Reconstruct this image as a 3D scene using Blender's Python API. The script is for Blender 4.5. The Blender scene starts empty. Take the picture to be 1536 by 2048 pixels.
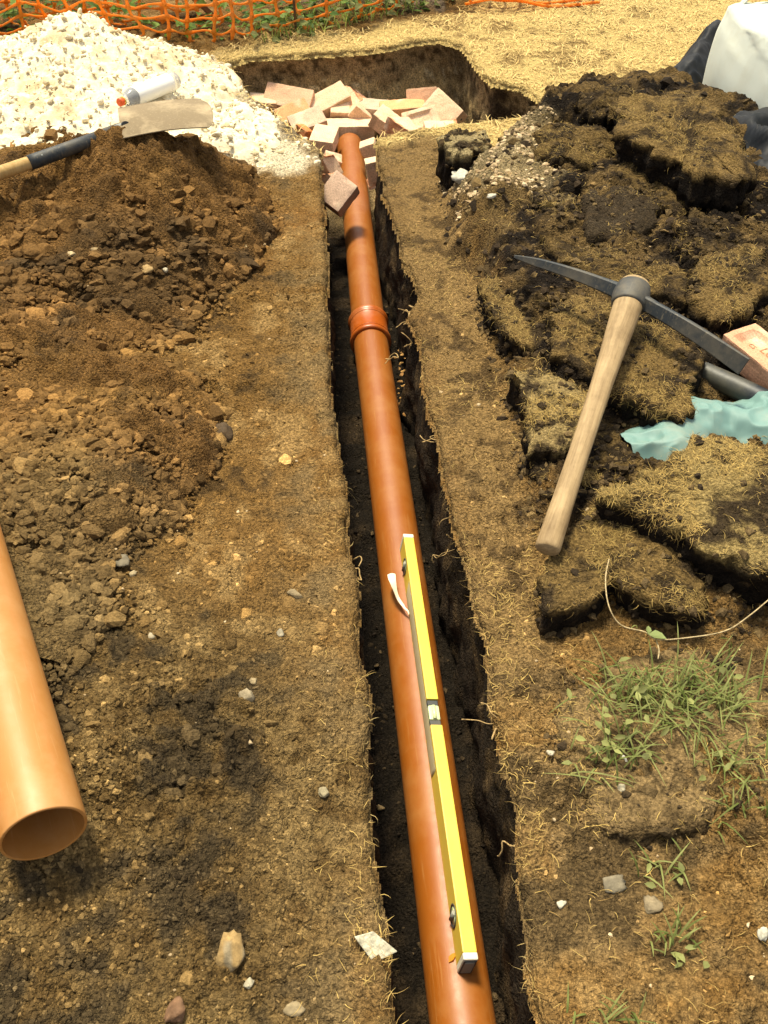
import bpy, bmesh, math, random
import numpy as np
from mathutils import Vector, Matrix, Euler

# ------------------------------------------------------------------ camera, sky, sun, exposure
PITCH = math.radians(42.6); HC = 1.435; FPX = 1950.0
SP, CP = math.sin(PITCH), math.cos(PITCH)
scene = bpy.context.scene
COL = scene.collection
cam_d = bpy.data.cameras.new("camera"); cam = bpy.data.objects.new("camera", cam_d); COL.objects.link(cam)
cam.location = (0, 0, HC); cam.rotation_euler = (math.pi/2 - PITCH, 0, 0)
cam_d.sensor_fit = 'VERTICAL'; cam_d.sensor_height = 24.0; cam_d.lens = FPX/2048*24.0
cam_d.clip_start = 0.05; cam_d.clip_end = 400
scene.camera = cam

SUN_EL, SUN_AZ = math.radians(70), math.radians(-25)      # azimuth from +Y, negative = left
w = bpy.data.worlds.new("World"); scene.world = w; w.use_nodes = True
nt = w.node_tree; nt.nodes.clear()
sky = nt.nodes.new('ShaderNodeTexSky'); sky.sky_type = 'NISHITA'; sky.sun_disc = False
sky.sun_elevation = SUN_EL; sky.sun_rotation = SUN_AZ; sky.dust_density = 3.0; sky.air_density = 1.0
hs = nt.nodes.new('ShaderNodeHueSaturation'); hs.inputs['Saturation'].default_value = 0.2
bg = nt.nodes.new('ShaderNodeBackground'); bg.inputs['Strength'].default_value = 0.115
wo = nt.nodes.new('ShaderNodeOutputWorld')
nt.links.new(sky.outputs[0], hs.inputs['Color']); nt.links.new(hs.outputs[0], bg.inputs['Color']); nt.links.new(bg.outputs[0], wo.inputs['Surface'])
sd_ = bpy.data.lights.new("sun", 'SUN'); sd_.energy = 3.2; sd_.angle = math.radians(11.0); sd_.color = (1.0, 0.90, 0.66)
sun = bpy.data.objects.new("sun", sd_); COL.objects.link(sun)
sdir = Vector((math.sin(SUN_AZ)*math.cos(SUN_EL), math.cos(SUN_AZ)*math.cos(SUN_EL), math.sin(SUN_EL)))
sun.rotation_euler = sdir.to_track_quat('Z', 'Y').to_euler(); sun.location = sdir*20
scene.view_settings.view_transform = 'Standard'; scene.view_settings.look = 'None'
scene.view_settings.gamma = 1.0; scene.view_settings.use_curve_mapping = False
scene.view_settings.exposure = 1.0
scene.cycles.max_bounces = 5; scene.cycles.use_denoising = True; scene.cycles.adaptive_threshold = 0.025

# ------------------------------------------------------------------ helpers
def at(px, py, z=0.0):
    v = (py-1024)/FPX; t = (HC-z)/(SP+v*CP)
    return Vector(((px-768)/FPX*t, t*(CP-v*SP), z))
def atY(px, py, Y):
    v = (py-1024)/FPX; t = Y/(CP-v*SP)
    return Vector(((px-768)/FPX*t, Y, HC-t*(SP+v*CP)))
def P2(lst, z=0.0): return np.array([at(x, y, z)[:2] for x, y in lst])

U = np.uint32
def hsh(ix, iy, iz, seed):
    with np.errstate(over='ignore'):
        h = ix.astype(np.int64).astype(U)*U(374761393) + iy.astype(np.int64).astype(U)*U(668265263) + iz.astype(np.int64).astype(U)*U(2147483647) + U(seed)*U(974711)
        h = (h ^ (h >> U(13)))*U(1274126177); h = (h ^ (h >> U(15)))*U(2246822519); h = h ^ (h >> U(14))
    return h.astype(np.float64)/4294967295.0
def vn2(x, y, seed=0):
    ix, iy = np.floor(x), np.floor(y); fx, fy = x-ix, y-iy
    fx = fx*fx*fx*(fx*(fx*6-15)+10); fy = fy*fy*fy*(fy*(fy*6-15)+10); z = np.zeros_like(ix)
    a, b, c, d = hsh(ix, iy, z, seed), hsh(ix+1, iy, z, seed), hsh(ix, iy+1, z, seed), hsh(ix+1, iy+1, z, seed)
    return ((a+(b-a)*fx)*(1-fy)+(c+(d-c)*fx)*fy)*2-1
def fbm2(x, y, sc, octv=4, seed=0, gain=0.5):
    r = np.zeros_like(x); a = 1.0; s = 0
    for o in range(octv):
        r += a*vn2(x*sc+17.3*o, y*sc-9.1*o, seed+o); s += a; a *= gain; sc *= 2.03
    return r/s
def vn3(x, y, z, seed=0):
    ix, iy, iz = np.floor(x), np.floor(y), np.floor(z); fx, fy, fz = x-ix, y-iy, z-iz
    fx = fx*fx*(3-2*fx); fy = fy*fy*(3-2*fy); fz = fz*fz*(3-2*fz); r = 0
    for dx in (0, 1):
        for dy in (0, 1):
            for dz in (0, 1):
                r = r + hsh(ix+dx, iy+dy, iz+dz, seed)*(fx if dx else 1-fx)*(fy if dy else 1-fy)*(fz if dz else 1-fz)
    return r*2-1
def fbm3(p, sc, octv=3, seed=0, gain=0.5):
    r = 0; a = 1.0; s = 0
    for o in range(octv):
        r = r + a*vn3(p[:, 0]*sc+3.1*o, p[:, 1]*sc, p[:, 2]*sc-5.7*o, seed+o); s += a; a *= gain; sc *= 2.03
    return r/s
def clod2(x, y, sc, seed=0):
    """bumpy clods: round domes of random height on a jittered lattice, 0..1"""
    x = x*sc; y = y*sc; ix, iy = np.floor(x), np.floor(y); best = np.zeros_like(x); z = np.zeros_like(ix)
    for dx in (-1, 0, 1):
        for dy in (-1, 0, 1):
            cx, cy = ix+dx, iy+dy
            px, py = cx+hsh(cx, cy, z, seed), cy+hsh(cx, cy, z+1, seed); hh = hsh(cx, cy, z+2, seed)
            d = ((x-px)**2+(y-py)**2)/(0.35+0.5*hh)**2
            best = np.maximum(best, np.sqrt(np.maximum(1-d, 0))*(0.25+0.75*hh))
    return best
def sstep(a, b, x):
    t = np.clip((x-a)/(b-a), 0, 1); return t*t*(3-2*t)
def mixc(a, b, t): return a+(b-a)*t[:, None]
def C(r, g, b): return np.array([r, g, b], float)
def sdf(poly, x, y):
    n = len(poly); d = np.full(x.shape, 1e9); ins = np.zeros(x.shape, bool)
    for i in range(n):
        ax, ay = poly[i]; bx, by = poly[(i+1) % n]; ex, ey = bx-ax, by-ay
        t = np.clip(((x-ax)*ex+(y-ay)*ey)/(ex*ex+ey*ey+1e-12), 0, 1)
        d = np.minimum(d, (x-ax-ex*t)**2+(y-ay-ey*t)**2)
        c = (ay > y) != (by > y)
        with np.errstate(divide='ignore', invalid='ignore'):
            xi = ex*(y-ay)/(ey if abs(ey) > 1e-12 else 1e-12)+ax
        ins ^= c & (x < xi)
    d = np.sqrt(d); return np.where(ins, -d, d)

def props(o, label=None, cat=None, group=None, kind=None):
    if label: o['label'] = label
    if cat: o['category'] = cat
    if group: o['group'] = group
    if kind: o['kind'] = kind
    return o
def link(name, me, mat=None, parent=None, **k):
    o = bpy.data.objects.new(name, me); COL.objects.link(o)
    if mat and me is not None: me.materials.append(mat)
    if parent: o.parent = parent
    return props(o, **k)
def empty(name, loc=(0, 0, 0), **k):
    o = bpy.data.objects.new(name, None); COL.objects.link(o); o.location = loc; o.empty_display_size = .05
    return props(o, **k)
def child(o, parent):
    """parent keeping world placement of vertices (parent is an unrotated empty)"""
    o.parent = parent; o.matrix_parent_inverse = Matrix.Translation(parent.location).inverted(); return o
def npmesh(name, V, F, cols=None, smooth=True):
    V = np.asarray(V, np.float32); F = np.asarray(F, np.int32); k = F.shape[1]
    me = bpy.data.meshes.new(name); me.vertices.add(len(V)); me.vertices.foreach_set('co', V.ravel())
    me.loops.add(F.size); me.loops.foreach_set('vertex_index', F.ravel())
    me.polygons.add(len(F)); me.polygons.foreach_set('loop_start', np.arange(0, F.size, k, dtype=np.int32))
    me.polygons.foreach_set('loop_total', np.full(len(F), k, np.int32))
    me.polygons.foreach_set('use_smooth', np.full(len(F), smooth))
    if cols is not None:
        a = me.color_attributes.new('tint', 'FLOAT_COLOR', 'POINT')
        a.data.foreach_set('color', np.c_[np.clip(cols, 0, 1), np.ones(len(V))].astype(np.float32).ravel())
    me.update(calc_edges=True); me.validate()
    return me
def gridF(nr, nc, wrap=False):
    i = np.arange(nr-1)[:, None]*nc; j = np.arange(nc if wrap else nc-1)[None, :]
    jn = (j+1) % nc
    return np.stack([i+j, i+jn, i+nc+jn, i+nc+j], -1).reshape(-1, 4)

# ------------------------------------------------------------------ materials
def new_mat(name):
    m = bpy.data.materials.new(name); m.use_nodes = True; t = m.node_tree
    return m, t, t.nodes['Principled BSDF']
def N(t, typ, **kw):
    n = t.nodes.new(typ)
    for k, v in kw.items():
        if k in n.inputs: n.inputs[k].default_value = v
        else: setattr(n, k, v)
    return n
def noise_node(t, vec, scale, detail=3, rough=.6):
    n = N(t, 'ShaderNodeTexNoise', Scale=scale, Detail=detail, Roughness=rough); t.links.new(vec, n.inputs['Vector']); return n
def mat_tint(name, rough=0.95, nsc=160, lo=.55, hi=1.45, bump=0.5, bdist=.004, bsc=(90, 260), spec=.2, base=None, fleck=None, grain=0):
    """colour from the 'tint' attribute (or a fixed base) broken by noise, bump relief"""
    m, t, b = new_mat(name); L = t.links
    tc = N(t, 'ShaderNodeTexCoord'); vec = tc.outputs['Object']
    n1 = noise_node(t, vec, nsc); mr = N(t, 'ShaderNodeMapRange'); mr.inputs['From Min'].default_value = .3; mr.inputs['From Max'].default_value = .7
    mr.inputs['To Min'].default_value = lo; mr.inputs['To Max'].default_value = hi; L.new(n1.outputs['Fac'], mr.inputs['Value'])
    mul = N(t, 'ShaderNodeMix', data_type='RGBA', blend_type='MULTIPLY'); mul.inputs['Factor'].default_value = 1
    if base is None:
        at_ = N(t, 'ShaderNodeAttribute', attribute_name='tint'); L.new(at_.outputs['Color'], mul.inputs['A'])
    else: mul.inputs['A'].default_value = (*base, 1)
    L.new(mr.outputs['Result'], mul.inputs['B'])
    out = mul.outputs['Result']
    if fleck:
        v = N(t, 'ShaderNodeTexVoronoi', Scale=fleck[0]); L.new(vec, v.inputs['Vector'])
        s = N(t, 'ShaderNodeSeparateColor'); L.new(v.outputs['Color'], s.inputs['Color'])
        g = N(t, 'ShaderNodeMath', operation='GREATER_THAN'); g.inputs[1].default_value = fleck[1]; L.new(s.outputs[0], g.inputs[0])
        d = N(t, 'ShaderNodeMath', operation='LESS_THAN'); d.inputs[1].default_value = fleck[3]; L.new(v.outputs['Distance'], d.inputs[0])
        gm = N(t, 'ShaderNodeMath', operation='MULTIPLY'); L.new(g.outputs[0], gm.inputs[0]); L.new(d.outputs[0], gm.inputs[1])
        mx = N(t, 'ShaderNodeMix', data_type='RGBA'); L.new(gm.outputs[0], mx.inputs['Factor']); L.new(out, mx.inputs['A']); mx.inputs['B'].default_value = (*fleck[2], 1)
        out = mx.outputs['Result']
    L.new(out, b.inputs['Base Color'])
    b.inputs['Roughness'].default_value = rough; b.inputs['Specular IOR Level'].default_value = spec
    if bump:
        na, nb = noise_node(t, vec, bsc[0], 4, .72), noise_node(t, vec, bsc[1], 1, .6)
        ad = N(t, 'ShaderNodeMath', operation='MULTIPLY_ADD'); L.new(nb.outputs['Fac'], ad.inputs[0]); ad.inputs[1].default_value = .5; L.new(na.outputs['Fac'], ad.inputs[2])
        hgt = ad.outputs[0]
        if grain:
            wv = N(t, 'ShaderNodeVectorMath', operation='MULTIPLY_ADD'); wv.inputs[1].default_value = (.012,)*3; L.new(na.outputs['Color'], wv.inputs[0]); L.new(vec, wv.inputs[2])
            for sc_, wt in ((grain*1.7, .55),):
                vo = N(t, 'ShaderNodeTexVoronoi', Scale=sc_); L.new(wv.outputs[0], vo.inputs['Vector'])
                sp = N(t, 'ShaderNodeSeparateColor'); L.new(vo.outputs['Color'], sp.inputs['Color'])
                dm = N(t, 'ShaderNodeMath', operation='SUBTRACT'); L.new(sp.outputs[1], dm.inputs[0]); L.new(vo.outputs['Distance'], dm.inputs[1])
                a2 = N(t, 'ShaderNodeMath', operation='MULTIPLY_ADD'); L.new(dm.outputs[0], a2.inputs[0]); a2.inputs[1].default_value = wt; L.new(hgt, a2.inputs[2]); hgt = a2.outputs[0]
        bp = N(t, 'ShaderNodeBump', Strength=bump, Distance=bdist); L.new(hgt, bp.inputs['Height']); L.new(bp.outputs['Normal'], b.inputs['Normal'])
    return m
M_SOIL = mat_tint('soil', nsc=150, lo=.38, hi=1.65, bump=1.0, bdist=.011, bsc=(70, 230), spec=.10, grain=110)
M_CLOD = mat_tint('soil_clod', nsc=190, lo=.6, hi=1.35, bump=.8, bdist=.005, bsc=(150, 420), spec=.12)
M_STONE = mat_tint('stone', nsc=90, lo=.7, hi=1.25, bump=.5, bdist=.004, bsc=(60, 200), rough=.8, spec=.3)
M_CHALK = mat_tint('limestone', nsc=60, lo=.8, hi=1.15, bump=.6, bdist=.006, bsc=(60, 200), spec=.15)
M_FIB = mat_tint('fibre', nsc=50, lo=.8, hi=1.2, bump=0, spec=.2, rough=.85)
M_TURF = mat_tint('turf_soil', nsc=150, lo=.4, hi=1.5, bump=1.0, bdist=.010, bsc=(80, 260), spec=.10, grain=90)
M_BRICK = mat_tint('brick', nsc=220, lo=.72, hi=1.2, bump=.5, bdist=.003, bsc=(120, 500), spec=.2, rough=.9)
def translucent(m, amt):
    t = m.node_tree; b = t.nodes['Principled BSDF']; out = t.nodes['Material Output']; src = b.inputs['Base Color'].links[0].from_socket
    tr = t.nodes.new('ShaderNodeBsdfTranslucent'); t.links.new(src, tr.inputs['Color']); mx = t.nodes.new('ShaderNodeMixShader'); mx.inputs[0].default_value = amt
    t.links.new(b.outputs[0], mx.inputs[1]); t.links.new(tr.outputs[0], mx.inputs[2]); t.links.new(mx.outputs[0], out.inputs['Surface']); return m
def mat_leaf(name):
    return translucent(mat_tint(name, nsc=40, lo=.75, hi=1.2, bump=0, spec=.18, rough=.6), .4)
M_LEAF = mat_leaf('leaf')

def mat_plastic(name, base, dust, rough=.33, dust_amt=.5, scratch=True, spec=.5):
    m, t, b = new_mat(name); L = t.links
    tc = N(t, 'ShaderNodeTexCoord'); vec = tc.outputs['Object']
    n1 = noise_node(t, vec, 7, 6, .7); n2 = noise_node(t, vec, 60, 4, .7)
    mp = N(t, 'ShaderNodeMapping'); mp.inputs['Scale'].default_value = (60, 60, 3.0); L.new(vec, mp.inputs['Vector'])
    n3 = noise_node(t, mp.outputs['Vector'], 2.2, 4, .75)
    r1 = N(t, 'ShaderNodeMapRange'); r1.inputs['From Min'].default_value = .45; r1.inputs['From Max'].default_value = .66; L.new(n1.outputs['Fac'], r1.inputs['Value'])
    r1.inputs['To Max'].default_value = dust_amt
    r3 = N(t, 'ShaderNodeMapRange'); r3.inputs['From Min'].default_value = .56; r3.inputs['From Max'].default_value = .66; L.new(n3.outputs['Fac'], r3.inputs['Value'])
    r3.inputs['To Max'].default_value = .45 if scratch else 0
    mx_ = N(t, 'ShaderNodeMath', operation='MAXIMUM'); L.new(r1.outputs[0], mx_.inputs[0]); L.new(r3.outputs[0], mx_.inputs[1])
    mix = N(t, 'ShaderNodeMix', data_type='RGBA'); mix.inputs['A'].default_value = (*base, 1); mix.inputs['B'].default_value = (*dust, 1); L.new(mx_.outputs[0], mix.inputs['Factor'])
    L.new(mix.outputs['Result'], b.inputs['Base Color'])
    rr = N(t, 'ShaderNodeMapRange'); rr.inputs['To Min'].default_value = rough; rr.inputs['To Max'].default_value = rough+.25; L.new(n2.outputs['Fac'], rr.inputs['Value']); L.new(rr.outputs[0], b.inputs['Roughness'])
    bp = N(t, 'ShaderNodeBump', Strength=.08, Distance=.002); L.new(n2.outputs['Fac'], bp.inputs['Height']); L.new(bp.outputs['Normal'], b.inputs['Normal'])
    b.inputs['Specular IOR Level'].default_value = spec
    return m
M_PIPE = mat_plastic('terracotta_pvc', (.265, .074, .004), (.38, .175, .050), rough=.36, dust_amt=.45)
M_PIPE2 = mat_plastic('pale_terracotta_pvc', (.40, .170, .036), (.50, .28, .11), rough=.36, dust_amt=.45)
M_COUP = mat_plastic('coupler_pvc', (.36, .075, .005), (.45, .22, .10), rough=.24, dust_amt=.35, scratch=False)
M_YEL = mat_plastic('yellow_paint', (.70, .50, .055), (.60, .45, .12), rough=.4, dust_amt=.25, scratch=False)
M_GREY = mat_plastic('grey_rubber', (.20, .21, .19), (.42, .36, .22), rough=.55, dust_amt=.6, scratch=False)
M_DARK = mat_plastic('dark_rubber', (.03, .035, .04), (.2, .17, .1), rough=.5, dust_amt=.35, scratch=False)
M_CAPWHITE = mat_plastic('scuffed_white_plastic', (.68, .64, .5), (.4, .32, .18), rough=.5, dust_amt=.5, scratch=False)
M_VIAL = mat_plastic('vial_acrylic', (.58, .66, .34), (.55, .5, .3), rough=.15, dust_amt=.3, scratch=False)
M_PAPER = mat_plastic('torn_paper', (.80, .72, .55), (.6, .48, .3), rough=.8, dust_amt=.4, scratch=False)
M_LABELGREY = mat_plastic('worn_label', (.46, .38, .21), (.52, .43, .26), rough=.75, dust_amt=.7, scratch=True)
M_IRON = mat_plastic('painted_iron', (.012, .017, .020), (.20, .16, .095), rough=.5, dust_amt=.42)
M_BAG = mat_plastic('white_woven_bag', (.56, .59, .51), (.50, .49, .37), rough=.7, dust_amt=.4, scratch=False, spec=.2)
M_BLACK = mat_plastic('black_polythene', (.008, .010, .013), (.05, .045, .04), rough=.45, dust_amt=.3, scratch=False, spec=.16)
M_TUBE = mat_plastic('black_tube', (.008, .013, .018), (.13, .115, .07), rough=.4, dust_amt=.45, scratch=False)
M_TEAL = mat_plastic('turquoise_polythene', (.13, .235, .21), (.27, .27, .20), rough=.5, dust_amt=.5, scratch=False)
M_RED = mat_plastic('red_cap', (.75, .09, .01), (.7, .3, .1), rough=.35, dust_amt=.2, scratch=False)
M_ORANGE = translucent(mat_plastic('orange_mesh', (.93, .34, .02), (.85, .48, .14), rough=.45, dust_amt=.25, scratch=False), .45)
M_LABEL = mat_plastic('white_label', (.82, .82, .78), (.7, .66, .55), rough=.5, dust_amt=.3, scratch=False)
M_STEEL = mat_plastic('soiled_steel', (.19, .14, .075), (.40, .31, .18), rough=.75, dust_amt=1.0)
M_RUST = mat_plastic('rusty_steel', (.10, .055, .025), (.2, .11, .05), rough=.8, dust_amt=.8)
def mat_wood(name, a, bcol, axis=2):
    m, t, b = new_mat(name); L = t.links
    tc = N(t, 'ShaderNodeTexCoord'); mp = N(t, 'ShaderNodeMapping'); s = [70, 70, 70]; s[axis] = 4
    mp.inputs['Scale'].default_value = s; L.new(tc.outputs['Object'], mp.inputs['Vector'])
    n1 = noise_node(t, mp.outputs['Vector'], 1.6, 6, .7); n2 = noise_node(t, tc.outputs['Object'], 9, 5, .7)
    ad = N(t, 'ShaderNodeMath', operation='MULTIPLY_ADD'); L.new(n1.outputs['Fac'], ad.inputs[0]); ad.inputs[1].default_value = .6
    sc_ = N(t, 'ShaderNodeMath', operation='MULTIPLY'); sc_.inputs[1].default_value = .5; L.new(n2.outputs['Fac'], sc_.inputs[0]); L.new(sc_.outputs[0], ad.inputs[2])
    mr = N(t, 'ShaderNodeMapRange'); mr.inputs['From Min'].default_value = .38; mr.inputs['From Max'].default_value = .7; L.new(ad.outputs[0], mr.inputs['Value'])
    mx = N(t, 'ShaderNodeMix', data_type='RGBA'); mx.inputs['A'].default_value = (*a, 1); mx.inputs['B'].default_value = (*bcol, 1); L.new(mr.outputs[0], mx.inputs['Factor'])
    L.new(mx.outputs['Result'], b.inputs['Base Color']); b.inputs['Roughness'].default_value = .7; b.inputs['Specular IOR Level'].default_value = .25
    bp = N(t, 'ShaderNodeBump', Strength=.3, Distance=.002); L.new(n1.outputs['Fac'], bp.inputs['Height']); L.new(bp.outputs['Normal'], b.inputs['Normal'])
    return m
M_ASH = mat_wood('weathered_ash', (.15, .095, .042), (.40, .285, .145))
M_ASH2 = mat_wood('varnished_ash', (.34, .20, .06), (.52, .36, .15))
M_PLANK = mat_wood('brown_plank', (.14, .065, .03), (.28, .15, .07))
m, t, b = new_mat('clear_plastic'); b.inputs['Base Color'].default_value = (.95, .96, .95, 1); b.inputs['Roughness'].default_value = .12
b.inputs['Transmission Weight'].default_value = .75; b.inputs['IOR'].default_value = 1.2; M_CLEAR = m

# ------------------------------------------------------------------ outlines (ground plane)
TR_L = [(640, 300), (643, 360), (646, 430), (650, 560), (655, 655), (658, 760), (672, 880), (690, 1000), (700, 1100), (712, 1220), (728, 1360), (734, 1480), (742, 1640), (756, 1800), (768, 1920), (780, 2048)]
TR_R = [(754, 285), (764, 345), (772, 390), (790, 430), (800, 480), (806, 520), (828, 560), (842, 600), (812, 632), (846, 690), (848, 770), (862, 830), (880, 880), (892, 950), (908, 1015), (924, 1100), (952, 1190), (978, 1290), (988, 1400), (1006, 1500), (1030, 1600), (1040, 1700), (1052, 1800), (1062, 1900), (1079, 2048)]
PIT = [(1000, 243), (1060, 234), (1092, 216), (1052, 178), (1010, 170), (985, 166), (968, 150), (948, 118), (925, 90), (880, 76), (830, 80), (790, 90), (740, 98), (650, 106), (560, 113), (490, 118), (455, 128), (468, 160), (500, 196), (560, 240), (600, 275)]
def ext(a, b, Y):
    a, b = at(*a), at(*b); t = (Y-b.y)/(b.y-a.y); q = b+(b-a)*t; return [q.x, q.y]
HOLE = np.array([ext(TR_L[-2], TR_L[-1], -.9)] + P2(TR_L[::-1]).tolist()[0:] + P2(PIT[::-1]).tolist() + P2([(940, 250), (860, 258), (790, 270)]).tolist() + P2(TR_R).tolist() + [ext(TR_R[-2], TR_R[-1], -.9)])
# small irregularities of the cut edge
def densify(poly, step):
    out = []
    n = len(poly)
    for i in range(n):
        a, b = poly[i], poly[(i+1) % n]; k = max(1, int(np.linalg.norm(b-a)/step))
        for j in range(k): out.append(a+(b-a)*j/k)
    return np.array(out)
HD = densify(HOLE, .025)
jx = fbm2(HD[:, 0], HD[:, 1], 14, 3, 5); jy = fbm2(HD[:, 0], HD[:, 1], 14, 3, 9)
HD = HD + np.c_[jx, jy]*.011

AGG_SPILL = P2([(300, 150), (430, 130), (480, 185), (560, 240), (620, 290), (632, 330), (560, 350), (430, 320), (330, 260)])
MOUND = P2([(965, 580), (900, 420), (985, 330), (1070, 270), (1180, 205), (1340, 200), (1440, 250), (1640, 320), (1900, 700), (1900, 1250), (1430, 1240), (1240, 1200), (1090, 1060), (1060, 900), (1010, 720)])
LAWN = P2([(300, 200), (460, 100), (560, 75), (720, 62), (900, 30), (1000, 5), (1300, -20), (1900, -20), (1900, 200), (1300, 190), (1180, 195), (1080, 250), (1000, 300), (860, 270), (760, 290), (640, 300), (500, 200)])
VERGE = P2([(760, 270), (1000, 250), (930, 400), (960, 560), (1000, 700), (1050, 900), (1080, 1060), (1100, 1200), (1080, 1400), (980, 1400), (930, 1050), (870, 800), (800, 480)])
SHARD = P2([(890, 350), (1000, 310), (1090, 330), (1110, 440), (1000, 480), (930, 460)])    # gritty pale soil
TURFG = P2([(1110, 1480), (1180, 1330), (1300, 1290), (1450, 1300), (1560, 1400), (1560, 1620), (1420, 1640), (1290, 1700), (1190, 1680), (1150, 1560)])

def bump2(x, y, cx, cy, rxl, rxr, ryn, ryf, p=1.0):
    dx = np.where(x < cx, (x-cx)/rxl, (x-cx)/rxr); dy = np.where(y < cy, (y-cy)/ryn, (y-cy)/ryf)
    r = np.sqrt(dx*dx+dy*dy); return np.maximum(1-r, 0)**p
def soil_h(x, y):
    """spoil heap height above ground (macro)"""
    wx = x+.06*fbm2(x, y, 5, 3, 61); wy = y+.07*fbm2(x, y, 5, 3, 62)
    a = bump2(wx, wy, -.72, 2.96, 1.35, .38, .90, .55); h = .245*(.45*a+.55*sstep(0, 1.0, a))
    b_ = bump2(wx, wy, -.66, 1.66, .9, .34, .46, .55); h = np.maximum(h, .095*sstep(0, .7, b_))
    d = bump2(wx, wy, -1.05, 1.95, .9, .46, .75, 1.1); h = np.maximum(h, .13*sstep(0, .85, d))
    e_ = bump2(wx, wy, -.74, 1.12, .7, .30, .5, .7); h = np.maximum(h, .03*sstep(0, .7, e_))
    return h
def agg_h(x, y):
    wx = x+.05*fbm2(x, y, 6, 3, 71); wy = y+.05*fbm2(x, y, 6, 3, 72)
    r = np.sqrt(((wx+1.20)/np.where(wx < -1.2, .95, .62))**2+((wy-4.12)/np.where(wy < 4.12, 1.05, .46))**2)
    h = .235*np.maximum(1-r, 0)**.9+.035*sstep(.35, .0, r)
    r2 = np.sqrt(((wx+.66)/.36)**2+((wy-3.66)/.40)**2)
    return np.maximum(h, .03*sstep(0, .6, 1-r2))
def onto(px, py, off=0.0):
    """where the view ray through a pixel meets the ground or heap surface, raised by off"""
    z0 = 0.05
    for _ in range(12):
        p = at(px, py, z0); z0 = .5*z0+.5*(float(top(np.array([p.x]), np.array([p.y]))[0])+off)
    return at(px, py, z0)
def gz(x, y, fine=True):
    z = .010*fbm2(x, y, 1.6, 3, 1)
    m = sstep(.06, -.10, sdf(MOUND, x, y)+.04*fbm2(x, y, 8, 2, 3))
    up = sstep(1.9, 2.9, y)
    z = z+m*(.065+.075*up+.03*fbm2(x, y, 6, 3, 4))
    z = z+.105*sstep(0, .75, bump2(x, y, -.74, .95, 1.2, .72, 1.3, 1.1))
    near = (np.abs(x) < 6) & (y < 9)
    if fine:
        rough = sstep(-.25, .5, fbm2(x, y, 3.2, 3, 21))
        lawn = sstep(.05, -.1, sdf(LAWN, x, y))
        verge = sstep(.05, -.05, sdf(VERGE, x, y)); amp = (.35+.9*rough)*(1-.55*lawn)*(1-.45*verge)
        z = z+near*amp*(.022*clod2(x, y, 22, 31)*sstep(-.05, .5, fbm2(x, y, 7, 2, 33))+.012*clod2(x, y, 50, 32)+.006*clod2(x, y, 110, 35)+.010*fbm2(x, y, 18, 4, 34))
        z = z+near*m*(.03*clod2(x, y, 11, 36)+.010*fbm2(x, y, 30, 3, 37))
        cr = np.abs(fbm2(x, y, 9, 3, 41)); z = z-near*.006*(1-sstep(0, .035, cr))*(1-lawn)
    return z
def top(x, y, fine=True):
    return gz(x, y, fine)+np.maximum(soil_h(x, y), agg_h(x, y))
def gcol(x, y):
    n1, n2, n3 = fbm2(x, y, 2.2, 4, 51), fbm2(x, y, 9, 4, 52), fbm2(x, y, 30, 3, 53)
    brown, red, dark, tan, humus = C(.175, .096, .027), C(.190, .096, .025), C(.030, .0195, .009), C(.300, .187, .068), C(.013, .009, .0055)
    c = mixc(np.tile(brown, (len(x), 1)), red, sstep(0, .5, n1)); c = mixc(c, dark, sstep(.10, .5, n2+.5*n3)*.7)
    c = mixc(c, tan, sstep(.1, .6, -n2+.5*n3)*.8)
    # near left is greyer and darker earth
    gl = sstep(1.45, .95, y+.25*n1)*sstep(.1, -.1, x); c = mixc(c, C(.125, .086, .034)*(1+.9*n3[:, None]), gl*.7)
    c = mixc(c, C(.026, .019, .011), gl*sstep(.0, .4, n2+.5*n3)*.75)
    edge = sstep(.22, .02, sdf(HD, x, y)); c = mixc(c, C(.27, .18, .075), edge*sstep(-.3, .3, n2)*.6*(y < 3.6))
    v = sstep(.05, -.06, sdf(VERGE, x, y)+.05*n2); c = mixc(c, mixc(np.tile(C(.225, .142, .053), (len(x), 1)), C(.085, .053, .021), sstep(0.0, .45, n3+.5*n2)), v*.9)
    br = sstep(1.35, 1.0, y)*sstep(.15, .25, x); c = mixc(c, C(.215, .140, .057), br*sstep(-.4, .3, n2)*.8); c = mixc(c, C(.050, .033, .014), br*sstep(-.05, .4, n2+.6*n3)*.7)
    md = sstep(.03, -.06, sdf(MOUND, x, y)+.04*n2); c = mixc(c, mixc(np.tile(humus, (len(x), 1)), C(.13, .083, .031), sstep(-.2, .4, n2+.5*n3)), md)
    s = sstep(.04, -.05, sdf(SHARD, x, y)+.05*n2); c = mixc(c, C(.27, .205, .105)*(1+.5*n3[:, None]), s*.9)
    lw = sstep(.06, -.08, sdf(LAWN, x, y)+.06*n2); c = mixc(c, mixc(np.tile(C(.58, .42, .155), (len(x), 1)), C(.28, .185, .066), sstep(.15, .55, n2+.5*n1)), lw)
    sp = sstep(.06, -.10, sdf(AGG_SPILL, x, y)+.10*n2+.05*n3); c = mixc(c, C(.72, .62, .42), sp*.92)
    far = sstep(5.15, 5.5, y+.18*x); c = mixc(c, C(.23, .18, .13)*(1+.5*n3[:, None]), far*(x < .3))
    farl = sstep(5.6, 6.2, y)*(x >= .3); c = mixc(c, C(.42, .31, .13), farl)
    return c

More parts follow.
